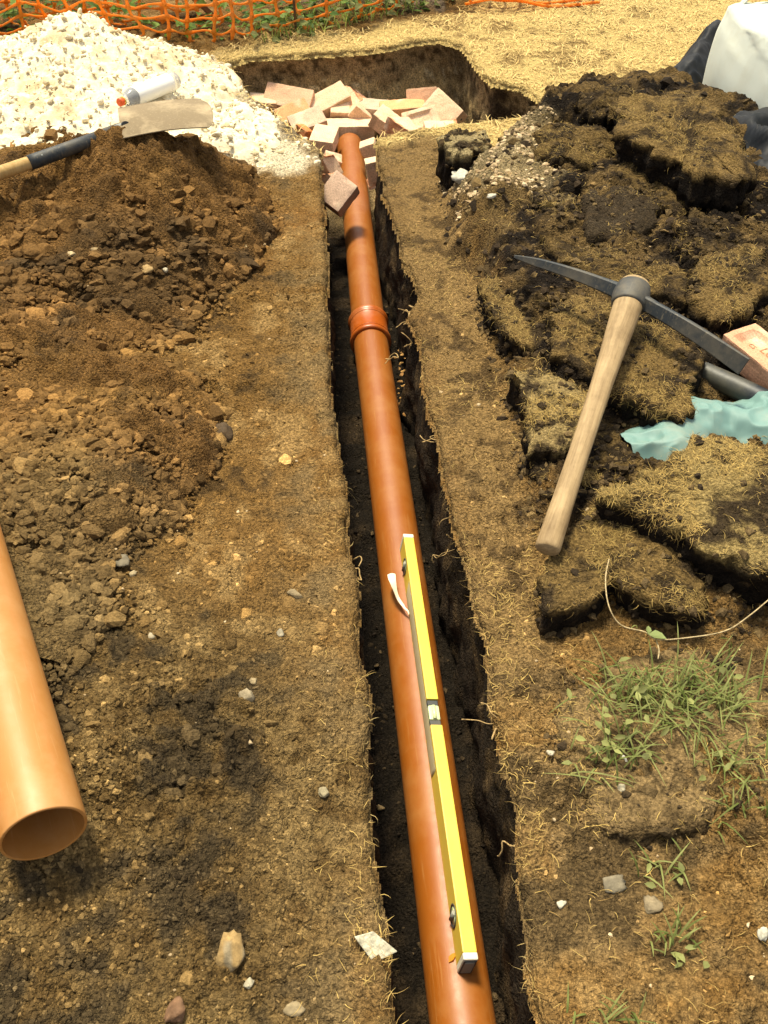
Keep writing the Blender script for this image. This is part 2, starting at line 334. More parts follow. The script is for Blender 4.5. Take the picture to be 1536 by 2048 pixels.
# ------------------------------------------------------------------ ground sheet
NC, NR = 480, 780
u = np.linspace(-1, 1, NC); ue = np.array([1.12, 1.3, 1.6, 2.2, 3.5, 7, 16, 40]); u = np.concatenate([-ue[::-1], u, ue])
ys = [0.3]
while ys[-1] < 6.0: ys.append(ys[-1]+.0040+.0019*ys[-1])
ys = np.array([-90, -40, -15, -6, -2.5, -1.2, -.7, -.4, -.2, -.1, 0, .08, .14, .19, .23, .265]+ys+[6.1, 6.3, 6.7, 7.5, 9, 13, 22, 45, 100])
wd = np.maximum(.42+.47*ys, .5)
X = (u[None, :]*wd[:, None]).ravel(); Y = np.repeat(ys, len(u))
sdv = sdf(HD, X, Y)
Z = gz(X, Y)
Z = np.where(sdv < .012, Z-.02*sstep(.012, -.01, sdv), Z)
F = gridF(len(ys), len(u))
F = F[~((sdv[F] < -.004).all(1))]
g = link('ground', npmesh('ground', np.c_[X, Y, Z], F, gcol(X, Y)), M_SOIL, kind='structure')

# walls of the trench and pit
HW = densify(HD, .009); k = len(HW)
tan_ = np.roll(HW, -1, 0)-np.roll(HW, 1, 0); tan_ /= np.linalg.norm(tan_, axis=1)[:, None]+1e-9
for _ in range(3): tan_ = (tan_+np.roll(tan_, 1, 0)+np.roll(tan_, -1, 0)); tan_ /= np.linalg.norm(tan_, axis=1)[:, None]+1e-9
area = .5*np.sum(HW[:, 0]*np.roll(HW[:, 1], -1)-np.roll(HW[:, 0], -1)*HW[:, 1])
nrm = np.c_[tan_[:, 1], -tan_[:, 0]]*(1 if area > 0 else -1)          # outward
def floor_z(x, y):
    pit = sstep(3.35, 3.75, y)
    z = -.352-.14*pit+.02*fbm2(x, y, 5, 3, 81)+.016*clod2(x, y, 22, 82)+.008*clod2(x, y, 60, 83)
    br = np.exp(-((x+.16)/.42)**2-((y-4.18)/.32)**2); return z+.16*br*pit
NDEP = 30; V = []; Cc = []
gedge = gz(HW[:, 0]+nrm[:, 0]*.03, HW[:, 1]+nrm[:, 1]*.03, False)
fz = floor_z(HW[:, 0], HW[:, 1])-.03
base_c = gcol(HW[:, 0]+nrm[:, 0]*.03, HW[:, 1]+nrm[:, 1]*.03)
inpit = sstep(3.45, 3.75, HW[:, 1])
for r in range(NDEP+4):
    if r < 4:
        off = [.045, .024, .008, 0][r]; q = HW+nrm*off
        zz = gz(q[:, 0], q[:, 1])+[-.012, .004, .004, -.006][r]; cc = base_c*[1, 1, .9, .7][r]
        p = np.c_[q, zz]
        p[:, :2] += nrm*(.010*fbm3(p, 40, 2, 90))[:, None]*(r > 1)
    else:
        s = (r-3)/NDEP
        zz = gedge-.012+(fz-gedge+.012)*s
        p = np.c_[HW, zz]
        d = .022*fbm3(p, 9, 3, 91)+.012*fbm3(p, 35, 3, 92)+.006*np.abs(fbm3(p*np.array([1, 1, .35]), 70, 2, 94))
        d = d*min(1, s*6)-.012*s-.016*np.sin(s*2.6)*0
        # undercut of the sod edge
        d = d+.014*sstep(0, .12, np.full(k, s))*sstep(.5, .12, np.full(k, s))
        p[:, :2] += nrm*d[:, None]
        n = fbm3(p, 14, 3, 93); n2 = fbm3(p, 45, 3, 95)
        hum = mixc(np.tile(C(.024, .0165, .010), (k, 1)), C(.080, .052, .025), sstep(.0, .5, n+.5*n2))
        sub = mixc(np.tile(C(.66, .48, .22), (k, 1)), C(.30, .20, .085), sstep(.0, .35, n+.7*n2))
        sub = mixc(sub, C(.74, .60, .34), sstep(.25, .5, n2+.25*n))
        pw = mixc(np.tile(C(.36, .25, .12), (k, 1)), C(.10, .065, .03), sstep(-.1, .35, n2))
        deep = sstep(.12, .36, s+.22*n); bk = sstep(4.15, 4.45, HW[:, 1])*sstep(.5, .15, HW[:, 0])  # back wall subsoil coloured brighter to make up for its shade
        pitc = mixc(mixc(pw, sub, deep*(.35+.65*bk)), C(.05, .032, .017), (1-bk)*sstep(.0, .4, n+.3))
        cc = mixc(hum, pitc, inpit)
    V.append(p); Cc.append(cc)
V = np.concatenate(V); F = gridF(NDEP+4, k, True)
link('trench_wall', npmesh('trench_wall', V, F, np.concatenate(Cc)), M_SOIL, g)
# floor
xs = np.arange(-.95, .95, .010); yy = np.arange(-.95, 5.05, .011)
X = np.tile(xs, len(yy)); Y = np.repeat(yy, len(xs)); s_ = sdf(HD, X, Y); Z = floor_z(X, Y)
F = gridF(len(yy), len(xs)); F = F[(s_[F] < .05).all(1)]
used = np.unique(F); remap = np.zeros(len(X), int); remap[used] = np.arange(len(used)); F = remap[F]
X, Y, Z = X[used], Y[used], Z[used]
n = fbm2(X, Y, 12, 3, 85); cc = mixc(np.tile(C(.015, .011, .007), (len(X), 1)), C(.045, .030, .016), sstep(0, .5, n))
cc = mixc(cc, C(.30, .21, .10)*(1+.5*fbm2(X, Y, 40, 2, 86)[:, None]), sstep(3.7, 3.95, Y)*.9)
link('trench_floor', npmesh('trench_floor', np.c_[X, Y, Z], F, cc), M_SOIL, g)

# ------------------------------------------------------------------ heaps
def heap(name, x0, x1, y0, y1, st, hfun, fine, colf, mat, **kw):
    xs = np.arange(x0, x1, st); yy = np.arange(y0, y1, st*1.1)
    X = np.tile(xs, len(yy)); Y = np.repeat(yy, len(xs)); h = hfun(X, Y)
    Z = gz(X, Y, False)+h+fine(X, Y)*sstep(0, .03, h)-.006-.05*sstep(.012, 0, h)
    F = gridF(len(yy), len(xs)); F = F[(h[F] > .0015).any(1)]
    used = np.unique(F); rm = np.zeros(len(X), int); rm[used] = np.arange(len(used))
    X, Y, Z, h = X[used], Y[used], Z[used], h[used]
    return link(name, npmesh(name, np.c_[X, Y, Z], rm[F], colf(X, Y, h)), mat, **kw)
def soil_fine(x, y):
    r = sstep(-.2, .5, fbm2(x, y, 4, 2, 101)); 
    return (.5+.8*r)*(.030*clod2(x, y, 17, 102)+.020*clod2(x, y, 38, 103)+.009*clod2(x, y, 85, 104))+.030*fbm2(x, y, 5.5, 4, 105)
def soil_col(x, y, h):
    n1, n2, n3 = fbm2(x, y, 2.5, 3, 111), fbm2(x, y, 11, 4, 112), fbm2(x, y, 40, 3, 113)
    c = mixc(np.tile(C(.158, .083, .025), (len(x), 1)), C(.092, .052, .018), sstep(.0, .5, n1+.4*n2))
    c = mixc(c, C(.185, .102, .029), sstep(.1, .6, -n1)); c = mixc(c, C(.035, .023, .011), sstep(.2, .6, n2+.4*n3)*.6); 
    gr = sstep(1.75, 1.2, y+.2*n1)*.7; c = mixc(c, C(.12, .088, .038), gr)
    return c*(1+.35*n3[:, None])
sh = heap('soil_heap', -2.6, -.25, 1.05, 3.7, .0075, soil_h, soil_fine, soil_col, M_SOIL, label='heap of crumbly brown dug soil with the shovel buried in it', cat='soil heap', kind='stuff')
def agg_fine(x, y): return .022*clod2(x, y, 16, 121)+.012*clod2(x, y, 36, 122)+.008*clod2(x, y, 80, 123)+.02*fbm2(x, y, 6, 3, 124)
def agg_col(x, y, h):
    n2, n3 = fbm2(x, y, 8, 4, 131), fbm2(x, y, 30, 3, 132)
    c = mixc(np.tile(C(.72, .635, .44), (len(x), 1)), C(.58, .46, .27), sstep(.05, .5, n2+.5*n3))
    return c
ah = heap('limestone_heap', -2.6, .1, 2.9, 4.8, .0095, agg_h, agg_fine, agg_col, M_CHALK, label='heap of white crushed limestone in front of the orange mesh fence', cat='stone heap', kind='stuff')

# ------------------------------------------------------------------ lumps (clods, stones) and fibres
def ico(sub):
    bm = bmesh.new(); bmesh.ops.create_icosphere(bm, subdivisions=sub, radius=1)
    bm.verts.ensure_lookup_table(); V = np.array([v.co[:] for v in bm.verts]); F = np.array([[v.index for v in f.verts] for f in bm.faces]); bm.free(); return V, F
ICO = {1: ico(1), 2: ico(2), 3: ico(3)}
def rotmats(rng, n):
    q = rng.normal(size=(n, 4)); q /= np.linalg.norm(q, axis=1)[:, None]; a, b, c, d = q.T
    return np.stack([np.stack([1-2*(c*c+d*d), 2*(b*c-a*d), 2*(b*d+a*c)], -1), np.stack([2*(b*c+a*d), 1-2*(b*b+d*d), 2*(c*d-a*b)], -1), np.stack([2*(b*d-a*c), 2*(c*d+a*b), 1-2*(b*b+c*c)], -1)], 1)
def lumps(P, S, cols, sub=1, seed=0, flat=.7, rough=.28):
    rng = np.random.default_rng(seed); n = len(P); BV, BF = ICO[sub]; nv = len(BV)
    var = []
    for i in range(14):
        f = 1+rough*rng.normal(size=nv)*(.7 if sub == 1 else .35)
        if sub > 1: f *= 1+.5*rough*fbm3(BV+i*7.7, 1.3, 2, i)*2.2
        for kk in range(9):                       # broken facets
            d = rng.normal(size=3); d /= np.linalg.norm(d); h = rng.uniform(.48, .85); pr = BV@d*f; f = np.where(pr > h, f*h/np.maximum(pr, 1e-6), f)
        var.append(BV*f[:, None]*rng.uniform(.65, 1.2, 3))
    var = np.array(var)[rng.integers(0, 14, n)]
    V = np.einsum('nij,nvj->nvi', rotmats(rng, n), var)*np.asarray(S)[:, None, None]; V[:, :, 2] *= flat
    V = V+P[:, None, :]
    F = BF[None]+(np.arange(n)*nv)[:, None, None]
    return V.reshape(-1, 3), F.reshape(-1, 3), np.repeat(cols, nv, 0)
def px_samples(rng, n, x0, x1, y0, y1):
    px, py = rng.uniform(x0, x1, n), rng.uniform(y0, y1, n); v = (py-1024)/FPX; t = HC/(SP+v*CP)
    return np.c_[(px-768)/FPX*t, t*(CP-v*SP)], t
rng = np.random.default_rng(7)
# soil crumbs over the trampled ground, left and right
def scatter_ground(name, n, box, smin, smax, seed, cfun, keep, sub=1, mat=M_CLOD, parent=None, sink=.35, ex=3.2, **kw):
    rng = np.random.default_rng(seed); Q, t = px_samples(rng, n, *box)
    k = keep(Q[:, 0], Q[:, 1], rng); Q, t = Q[k], t[k]
    S = (smin+(smax-smin)*rng.random(len(Q))**ex)*t/1950*.5
    Zt = top(Q[:, 0], Q[:, 1]); Pp = np.c_[Q, Zt-S*sink]
    V, F, Cv = lumps(Pp, S, cfun(Q[:, 0], Q[:, 1], rng), sub, seed, .7, .38)
    return link(name, npmesh(name, V, F, Cv, smooth=False), mat, parent, **kw)
def soilish(x, y, rng):
    c = gcol(x, y); inh = sstep(.0, .02, soil_h(x, y)); c = mixc(c, soil_col(x, y, 0), inh)
    return c*np.exp(rng.normal(-.05, 1, (len(x), 1))*(.42-.18*inh[:, None]))+C(.008, .005, .002)
def k_left(x, y, r):
    d = .25+.75*sstep(-.1, .35, fbm2(x, y, 3.6, 3, 140)); return (sdf(HD, x, y) > .012) & (x < .25) & (agg_h(x, y) < .04) & (r.random(len(x)) < d)
def k_right(x, y, r):
    d = .2+.8*sstep(-.1, .35, fbm2(x, y, 3.6, 3, 141)); return (sdf(HD, x, y) > .012) & (x > -.05) & (sdf(LAWN, x, y) > .03) & (r.random(len(x)) < d)
scatter_ground('soil_crumbs', 26000, (-60, 790, 330, 2090), 4, 20, 11, soilish, k_left, ex=2.6, label='fine soil crumbs strewn over the trodden ground left of the trench', cat='soil crumbs', kind='stuff')
scatter_ground('soil_crumbs', 14000, (750, 1600, 330, 2090), 4, 18, 12, soilish, k_right, ex=2.6, label='fine soil crumbs strewn over the ground right of the trench', cat='soil crumbs', kind='stuff')
def k_heap(x, y, r): return (soil_h(x, y) > .008) & (sdf(HD, x, y) > .02) & (r.random(len(x)) < .45+.55*sstep(-.3, .2, fbm2(x, y, 4, 3, 142)))
scatter_ground('heap_clods', 12500, (-80, 560, 260, 1400), 9, 34, 13, soilish, k_heap, parent=sh, kind='stuff', ex=1.7, sink=.05)
scatter_ground('heap_lumps', 2600, (-80, 560, 260, 1400), 20, 54, 27, soilish, k_heap, sub=2, parent=sh, kind='stuff', ex=2.0, sink=.15)
def k_clodL(x, y, r): return (sdf(HD, x, y) > .03) & (x < .1) & (agg_h(x, y) < .02) & (r.random(len(x)) < sstep(.0, .45, fbm2(x, y, 3, 3, 143)))
def k_dense(x, y, r): return (sdf(HD, x, y) > .03) & (x < .1) & (agg_h(x, y) < .02) & (r.random(len(x)) < sstep(-.25, .3, fbm2(x, y, 4.5, 3, 145)-.9*sstep(-.5, .0, x)))
scatter_ground('crumbled_earth', 13000, (-60, 640, 900, 2090), 6, 24, 28, soilish, k_dense, ex=2.0, sink=.15, label='loose crumbled earth covering the near left ground beside the loose pipe', cat='soil crumbs', kind='stuff')
scatter_ground('soil_clods', 2600, (-50, 770, 600, 2080), 10, 44, 14, soilish, k_clodL, sub=2, label='larger clods lying on the trodden ground left of the trench', cat='soil clods', kind='stuff')
def k_mound(x, y, r): return (sdf(MOUND, x, y) < .05) & (sdf(HD, x, y) > .03)
def humusish(x, y, rng):
    c = np.tile(C(.030, .020, .011), (len(x), 1)); c = mixc(c, C(.14, .092, .036), (rng.random(len(x)) > .4)*rng.random(len(x))); return c*rng.uniform(.6, 1.6, (len(x), 1))
scatter_ground('turf_crumbs', 6500, (880, 1600, 230, 1300), 5, 40, 15, humusish, k_mound, ex=2.4, label='dark crumbled topsoil lying between the lifted turf slabs', cat='soil crumbs', kind='stuff')
rng = np.random.default_rng(44); n = 9000; Q = np.c_[rng.uniform(-.5, .5, n), rng.uniform(.2, 3.7, n)]; Q = Q[sdf(HD, Q[:, 0], Q[:, 1]) < -.005]
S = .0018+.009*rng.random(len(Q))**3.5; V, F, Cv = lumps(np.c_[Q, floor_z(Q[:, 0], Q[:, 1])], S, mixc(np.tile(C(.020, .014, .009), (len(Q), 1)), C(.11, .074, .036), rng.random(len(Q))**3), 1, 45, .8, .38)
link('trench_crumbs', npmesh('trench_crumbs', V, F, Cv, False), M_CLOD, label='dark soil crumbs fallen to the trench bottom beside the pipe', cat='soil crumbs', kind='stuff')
# pale grit
def gritcol(x, y, rng): return mixc(np.tile(C(.56, .44, .26), (len(x), 1)), C(.30, .20, .095), rng.random(len(x))**.6)
def k_grit(x, y, r): return (sdf(HD, x, y) > .01) & (agg_h(x, y) < .04) & (r.random(len(x)) < .12+.88*sstep(.05, -.03, sdf(SHARD, x, y)))
scatter_ground('pale_grit', 3000, (0, 1536, 300, 2060), 3, 15, 16, gritcol, k_grit, mat=M_STONE, sink=.1, label='small pale stones sprinkled over the bare soil', cat='grit', kind='stuff')
def k_grit2(x, y, r): return (sdf(SHARD, x, y) < .03)
scatter_ground('stony_rubble', 1500, (880, 1130, 300, 500), 4, 20, 17, gritcol, k_grit2, mat=M_STONE, sink=.1, label='pale gritty rubble beside the lone turf block', cat='rubble', kind='stuff')
# limestone lumps on the heap and spill
def chalkcol(x, y, rng): return mixc(np.tile(C(.74, .655, .46), (len(x), 1)), C(.55, .43, .24), rng.random(len(x))**2.5)
rng = np.random.default_rng(18); n = 5600
Q = np.c_[rng.uniform(-2.2, .0, n), rng.uniform(2.95, 4.75, n)]
kk = (agg_h(Q[:, 0], Q[:, 1]) > .01) | ((sdf(AGG_SPILL, Q[:, 0], Q[:, 1]) < .02) & (rng.random(n) < .8)); kk &= (sdf(HD, Q[:, 0], Q[:, 1]) > -.25) & (soil_h(Q[:, 0], Q[:, 1]) < .1)
Q = Q[kk]; inside = sdf(HD, Q[:, 0], Q[:, 1]) < 0; Q = Q[~inside]
S = .0035+.014*rng.random(len(Q))**3.5
Zt = gz(Q[:, 0], Q[:, 1], False)+agg_h(Q[:, 0], Q[:, 1])+np.where(agg_h(Q[:, 0], Q[:, 1]) > .02, agg_fine(Q[:, 0], Q[:, 1]), .006)
V, F, Cv = lumps(np.c_[Q, Zt-.1*S], S, chalkcol(Q[:, 0], Q[:, 1], rng), 2, 19, .8)
link('limestone_lumps', npmesh('limestone_lumps', V, F, Cv), M_CHALK, ah, kind='stuff')

def fibres(P, Nn, L, W, colA, colB, seed, lift=.35, curl=.6):
    rng = np.random.default_rng(seed); n = len(P); L = L*rng.uniform(.4, 1.3, n); W = W*rng.uniform(.6, 1.3, n)
    d = rng.normal(size=(n, 3)); d -= (d*Nn).sum(1)[:, None]*Nn; d /= np.linalg.norm(d, axis=1)[:, None]+1e-9
    up = rng.uniform(.0, 1, n)*lift; s = np.cross(Nn, d)
    bend = rng.normal(size=n)*curl
    pts = []
    for tt, hz in ((0, 0), (.35, .8), (.7, 1.1), (1, .9)):
        pts.append(P+d*(L*tt)[:, None]+s*(bend*L*tt*tt*.6)[:, None]+Nn*(L*up*hz)[:, None])
    V = []
    for i, (p, ww) in enumerate(zip(pts, (1, .9, .6, .15))):
        V += [p-s*(W*ww*.5)[:, None], p+s*(W*ww*.5)[:, None]]
    V = np.stack(V, 1)
    f = np.array([[0, 1, 3, 2], [2, 3, 5, 4], [4, 5, 7, 6]])
    F = (f[None]+(np.arange(n)*8)[:, None, None]).reshape(-1, 4)
    cc = mixc(np.tile(colA, (n, 1)), colB, rng.random(n)**1.4)*rng.uniform(.75, 1.15, (n, 1))
    return V.reshape(-1, 3), F, np.repeat(cc, 8, 0)
def gnormals(x, y, e=.01):
    dx = (gz(x+e, y, False)-gz(x-e, y, False))/(2*e); dy = (gz(x, y+e, False)-gz(x, y-e, False))/(2*e)
    n = np.c_[-dx, -dy, np.ones(len(x))]; return n/np.linalg.norm(n, axis=1)[:, None]
STRAW_A, STRAW_B = C(.70, .51, .20), C(.38, .25, .085)
MOSS_A, MOSS_B = C(.50, .345, .105), C(.20, .120, .036)
# dead lawn
rng = np.random.default_rng(21); n = 60000
Q = np.c_[rng.uniform(-1.1, 2.7, n), rng.uniform(3.1, 6.3, n)]
kk = (sdf(LAWN, Q[:, 0], Q[:, 1])+.05*fbm2(Q[:, 0], Q[:, 1], 8, 2, 150) < .02) & (sdf(HD, Q[:, 0], Q[:, 1]) > -.006) & (agg_h(Q[:, 0], Q[:, 1]) < .03) & (rng.random(n) < .35+.65*sstep(-.4, .2, fbm2(Q[:, 0], Q[:, 1], 5, 3, 151)))
Q = Q[kk]; V, F, Cv = fibres(np.c_[Q, gz(Q[:, 0], Q[:, 1])], gnormals(*Q.T), .045, .0034, STRAW_A, STRAW_B, 22, .3)
link('dead_lawn_grass', npmesh('dead_lawn_grass', V, F, Cv), M_FIB, label='straw yellow dead grass on the lawn around the pit', cat='dry grass', kind='stuff')
# verge and ground fibres
rng = np.random.default_rng(23); Q, t = px_samples(rng, 80000, 600, 1560, 290, 2080)
x, y = Q.T; sdh = sdf(HD, x, y); patch = fbm2(x, y, 6, 3, 152)
pr = np.where(sdf(VERGE, x, y) < 0, .02+.34*sstep(.05, .4, patch), .015+.30*sstep(.15, .45, patch)*(x > 0))
pr = np.where((sdh > -.004) & (sdh < .035) & (x > -.2), np.maximum(pr, .25*sstep(.1, .4, fbm2(x, y, 9, 2, 153))), pr)
pr = np.where((sdh > 0) & (sdh < .06) & (x < .12), np.maximum(pr, .08*sstep(.15, .4, patch)), pr)
kk = (rng.random(len(x)) < pr) & (sdh > -.006) & (sdf(LAWN, x, y) > 0); Q = Q[kk]; t = t[kk]
V, F, Cv = fibres(np.c_[Q, gz(Q[:, 0], Q[:, 1])+.002], gnormals(*Q.T), .019, .0010, MOSS_A*1.0, MOSS_B, 24, .4, 1.1)
link('verge_dry_grass', npmesh('verge_dry_grass', V, F, Cv), M_FIB, label='dry matted grass on the strip along the trench edges', cat='dry grass', kind='stuff')
# grass fringe hanging over the pit and trench rims
rng = np.random.default_rng(25); idx = rng.integers(0, k if isinstance(k, int) else len(HW), 9000)
idx = idx[idx < len(HW)]; R = HW[idx]; nn = nrm[idx]
keepr = (R[:, 1] > .3) & ((R[:, 1] > 3.5) | (rng.random(len(R)) < .45*sstep(.15, .45, fbm2(R[:, 0], R[:, 1], 6, 2, 154)))); R, nn = R[keepr], nn[keepr]
Pz = gz(R[:, 0], R[:, 1], False); Nn = np.c_[-nn*.8, np.full(len(R), .6)]; Nn /= np.linalg.norm(Nn, axis=1)[:, None]
Pp = np.c_[R+nn*rng.uniform(-.006, .02, (len(R), 1)), Pz-rng.uniform(-.004, .02, len(R))]
V, F, Cv = fibres(Pp, Nn, .021, .0011, STRAW_A*.6, MOSS_B, 26, .5, 1.3)
link('rim_dry_grass', npmesh('rim_dry_grass', V, F, Cv), M_FIB, label='dry grass and roots fringing the cut rim of trench and pit', cat='dry grass', kind='stuff')

# ------------------------------------------------------------------ turf slabs
def sod(name, label, px, zn, zf, thick, turf=1.0, seed=0, fib=900, side=C(.014, .010, .0065), topc=None, rough=1.0, cat='turf', dome=.012, flare=0, grp='lifted turf slabs right of the trench', col_top2=None, droop=1.0):
    ys_ = [p[1] for p in px]; y0, y1 = min(ys_), max(ys_)
    O = np.array([at(x, y, zf+(zn-zf)*(y-y0)/(y1-y0+1e-6))[:] for x, y in px])
    c = O.mean(0); na = 130
    # resample and smooth the outline
    seg = np.linalg.norm(np.roll(O, -1, 0)-O, axis=1); cum = np.r_[0, np.cumsum(seg)]; tt = np.linspace(0, cum[-1], na, endpoint=False)
    OO = np.c_[[np.interp(tt, cum, np.r_[O[:, i], O[0, i]]) for i in range(3)]].T
    OO[:, :2] += np.c_[fbm3(OO, 18, 3, seed+260), fbm3(OO, 18, 3, seed+261)]*.030*rough+np.c_[fbm3(OO, 70, 2, seed+262), fbm3(OO, 70, 2, seed+263)]*.004*rough
    rs = np.r_[np.linspace(.0, 1, 15)[1:]**.85]
    V = [np.tile(c, (na, 1))*1.0]; typ = [np.ones(na)]
    for r in rs:
        p = c+(OO-c)*r; p[:, 2] += dome*.5*(1-r*r)-.006*sstep(.92, 1, np.full(na, r)); V.append(p); typ.append(np.full(na, 1.0 if r < .97 else .75))
    nd = 9
    for j in range(1, nd+1):
        s = j/nd; p = c+(OO-c)*(1+.02*math.sin(s*3.1)-(.10-flare)*s); p[:, 2] -= .012+thick*s; V.append(p); typ.append(np.full(na, max(0, .25-s*1.8)))
    p = np.tile(c, (na, 1)); p[:, 2] -= thick+.01; V.append(p); typ.append(np.zeros(na))
    nr_ = len(V); V = np.concatenate(V); typ = np.concatenate(typ)
    rad = V-c; rad[:, 2] *= .3; ln = np.linalg.norm(rad, axis=1)[:, None]+1e-6; rad /= ln
    rr = np.clip(ln[:, 0]/.03, 0, 1)
    d1, d2 = fbm3(V, 16, 3, seed+200), fbm3(V, 55, 3, seed+210); cl = np.abs(fbm3(V, 32, 2, seed+215))
    V = V+rad*((.024*d1+.017*d2+.018*cl)*rr*rough*(1-.2*typ))[:, None]
    V[:, 2] += (.013*fbm3(V, 11, 3, seed+220)+.007*fbm3(V, 60, 2, seed+230)-.012*cl*(1-.5*typ))*rough
    n = fbm3(V, 20, 3, seed+240); n2 = fbm3(V, 60, 3, seed+241)
    tc1 = (C(.175, .112, .038) if topc is None else topc*.8)
    tcol = mixc(np.tile(tc1, (len(V), 1)), C(.040, .027, .013) if col_top2 is None else col_top2, sstep(-.15, .3, n+.6*n2))
    scol = mixc(np.tile(side, (len(V), 1)), C(.065, .043, .021), sstep(.2, .65, n2+.3*n))
    cc = mixc(scol, tcol, np.clip(typ*turf+(1-turf)*.2*typ, 0, 1))
    F = gridF(nr_, na, True)
    root = empty(name, Vector((c[0], c[1], c[2]-thick)), label=label, cat=cat, group=grp)
    o = link('earth', npmesh('earth', V, F, cc), M_TURF); child(o, root)
    if fib:
        rng = np.random.default_rng(seed+5); nt_ = 14*na
        Ft = F[:16*na]; w_ = typ[Ft].mean(1); 
        ar = np.linalg.norm(np.cross(V[Ft[:, 1]]-V[Ft[:, 0]], V[Ft[:, 3]]-V[Ft[:, 0]]), axis=1)
        pat = sstep(-.25, .3, fbm3(V[Ft].mean(1), 9, 2, seed+250)); prob = ar*(.03+pat**1.5)
        rim = np.arange(len(Ft)) >= 14*na; prob = np.where(rim, prob*.7*droop, prob)*np.where(np.arange(len(Ft)) >= 15*na, .15, 1); prob /= prob.sum()
        fib = int(fib*.85); fi = rng.choice(len(Ft), fib, p=prob); a, b_ = rng.random((2, fib))
        v0, v1, v2, v3 = [V[Ft[fi, i]] for i in range(4)]
        Pp = (v0*(1-a)[:, None]+v1*a[:, None])*(1-b_)[:, None]+(v3*(1-a)[:, None]+v2*a[:, None])*b_[:, None]
        Nn = np.cross(v1-v0, v3-v0); Nn /= np.linalg.norm(Nn, axis=1)[:, None]+1e-12; Nn *= np.sign(Nn[:, 2:3]+1e-9)
        V2, F2, C2 = fibres(Pp, Nn, .016, .0011, MOSS_A*(.72 if topc is None else .95), MOSS_B*.8, seed+6, .35, 1.3)
        o2 = link('dry_grass', npmesh('dry_grass', V2, F2, C2), M_FIB, kind='stuff'); child(o2, root)
    rng = np.random.default_rng(seed+9); ncr = 90; fi = rng.integers(na*3, len(F)-na*3, ncr); Pc_ = V[F[fi]].mean(1); Sx = .003+.013*rng.random(ncr)**2.5
    V3, F3, C3 = lumps(Pc_, Sx, mixc(np.tile(C(.030, .021, .012), (ncr, 1)), C(.15, .10, .042), rng.random(ncr)**2), 1, seed+10, .8, .38)
    fo = rng.integers(0, na, 80); q_ = c+(OO[fo]-c)*rng.uniform(.93, 1.10, (80, 1)); q_[:, 2] = gz(q_[:, 0], q_[:, 1])+.002
    V4, F4, C4 = lumps(q_, .003+.014*rng.random(80)**2, mixc(np.tile(C(.028, .019, .011), (80, 1)), C(.15, .10, .042), rng.random(80)**2), 1, seed+11, .8, .38)
    F3 = np.concatenate([F3, F4+len(V3)]); V3 = np.concatenate([V3, V4]); C3 = np.concatenate([C3, C4])
    o3 = link('crumbs', npmesh('crumbs', V3, F3, C3, False), M_CLOD, kind='stuff'); child(o3, root)
    return root
sod('turf_slab', 'large matted straw coloured turf slab partly covering the turquoise sheet', [(1195, 985), (1240, 960), (1300, 925), (1395, 868), (1470, 885), (1560, 905), (1660, 960), (1680, 1100), (1580, 1150), (1500, 1135), (1420, 1100), (1350, 1058), (1270, 1010)], .13, .16, .09, 1, 1, 4200, topc=C(.33, .235, .085))
sod('turf_slab', 'turf slab with mossy front edge above the pale bent stem', [(1085, 1150), (1105, 1070), (1180, 1020), (1260, 1025), (1340, 1065), (1390, 1120), (1428, 1190), (1400, 1215), (1320, 1205), (1240, 1165), (1150, 1215), (1090, 1215)], .075, .085, .08, .9, 2, 1800)
sod('turf_slab', 'square turf slab lying just under the right arm of the pickaxe', [(1235, 690), (1262, 640), (1330, 648), (1420, 705), (1400, 760), (1388, 822), (1330, 822), (1280, 802), (1238, 795)], .15, .16, .11, 1, 3, 2000)
sod('turf_slab', 'turf slab touching the left side of the pickaxe handle below the head', [(1105, 600), (1160, 588), (1222, 606), (1216, 680), (1196, 748), (1150, 722), (1104, 700)], .12, .13, .10, 1, 4, 1100)
sod('turf_slab', 'turf slab with bright moss tuft under the pickaxe point beside the trodden strip', [(955, 562), (1000, 545), (1060, 555), (1106, 590), (1102, 650), (1088, 705), (1040, 690), (1000, 640), (972, 600)], .085, .09, .09, 1, 5, 1300)
sod('turf_slab', 'pale straw turf slab with thick mossy corner left of the middle of the handle', [(1030, 738), (1080, 735), (1140, 762), (1185, 800), (1168, 858), (1120, 902), (1080, 895), (1062, 840), (1042, 790)], .10, .11, .10, 1, 6, 1800, topc=C(.34, .245, .10))
sod('turf_slab', 'overturned dark soil slab right of the lower half of the pickaxe handle', [(1190, 818), (1240, 850), (1275, 890), (1295, 935), (1250, 965), (1190, 975), (1150, 960), (1165, 890)], .08, .10, .09, .6, 7, 700)
sod('turf_slab', 'dark cracked soil block under the lower part of the pickaxe handle', [(1062, 900), (1120, 925), (1180, 945), (1240, 975), (1220, 1000), (1150, 1005), (1085, 985)], .055, .07, .08, .1, 8, 250)
sod('turf_slab', 'largest mossy turf slab at the top of the pile by the white bag', [(1240, 200), (1310, 180), (1398, 178), (1436, 215), (1456, 252), (1488, 300), (1514, 352), (1470, 365), (1425, 350), (1385, 345), (1330, 312), (1265, 275), (1235, 240)], .26, .29, .09, 1, 9, 2600, rough=1.3)
sod('turf_slab', 'rounded black clod at the rear left top of the turf pile', [(1175, 190), (1200, 172), (1245, 166), (1275, 190), (1262, 225), (1225, 236), (1185, 225)], .22, .25, .10, .35, 10, 250, rough=1.5, dome=.03)
sod('turf_slab', 'turf slab with yellow moss tuft on the left flank of the pile', [(1072, 262), (1120, 240), (1190, 250), (1250, 285), (1240, 325), (1170, 330), (1110, 315), (1075, 300)], .17, .20, .12, .7, 11, 1200, rough=1.5, dome=.025)
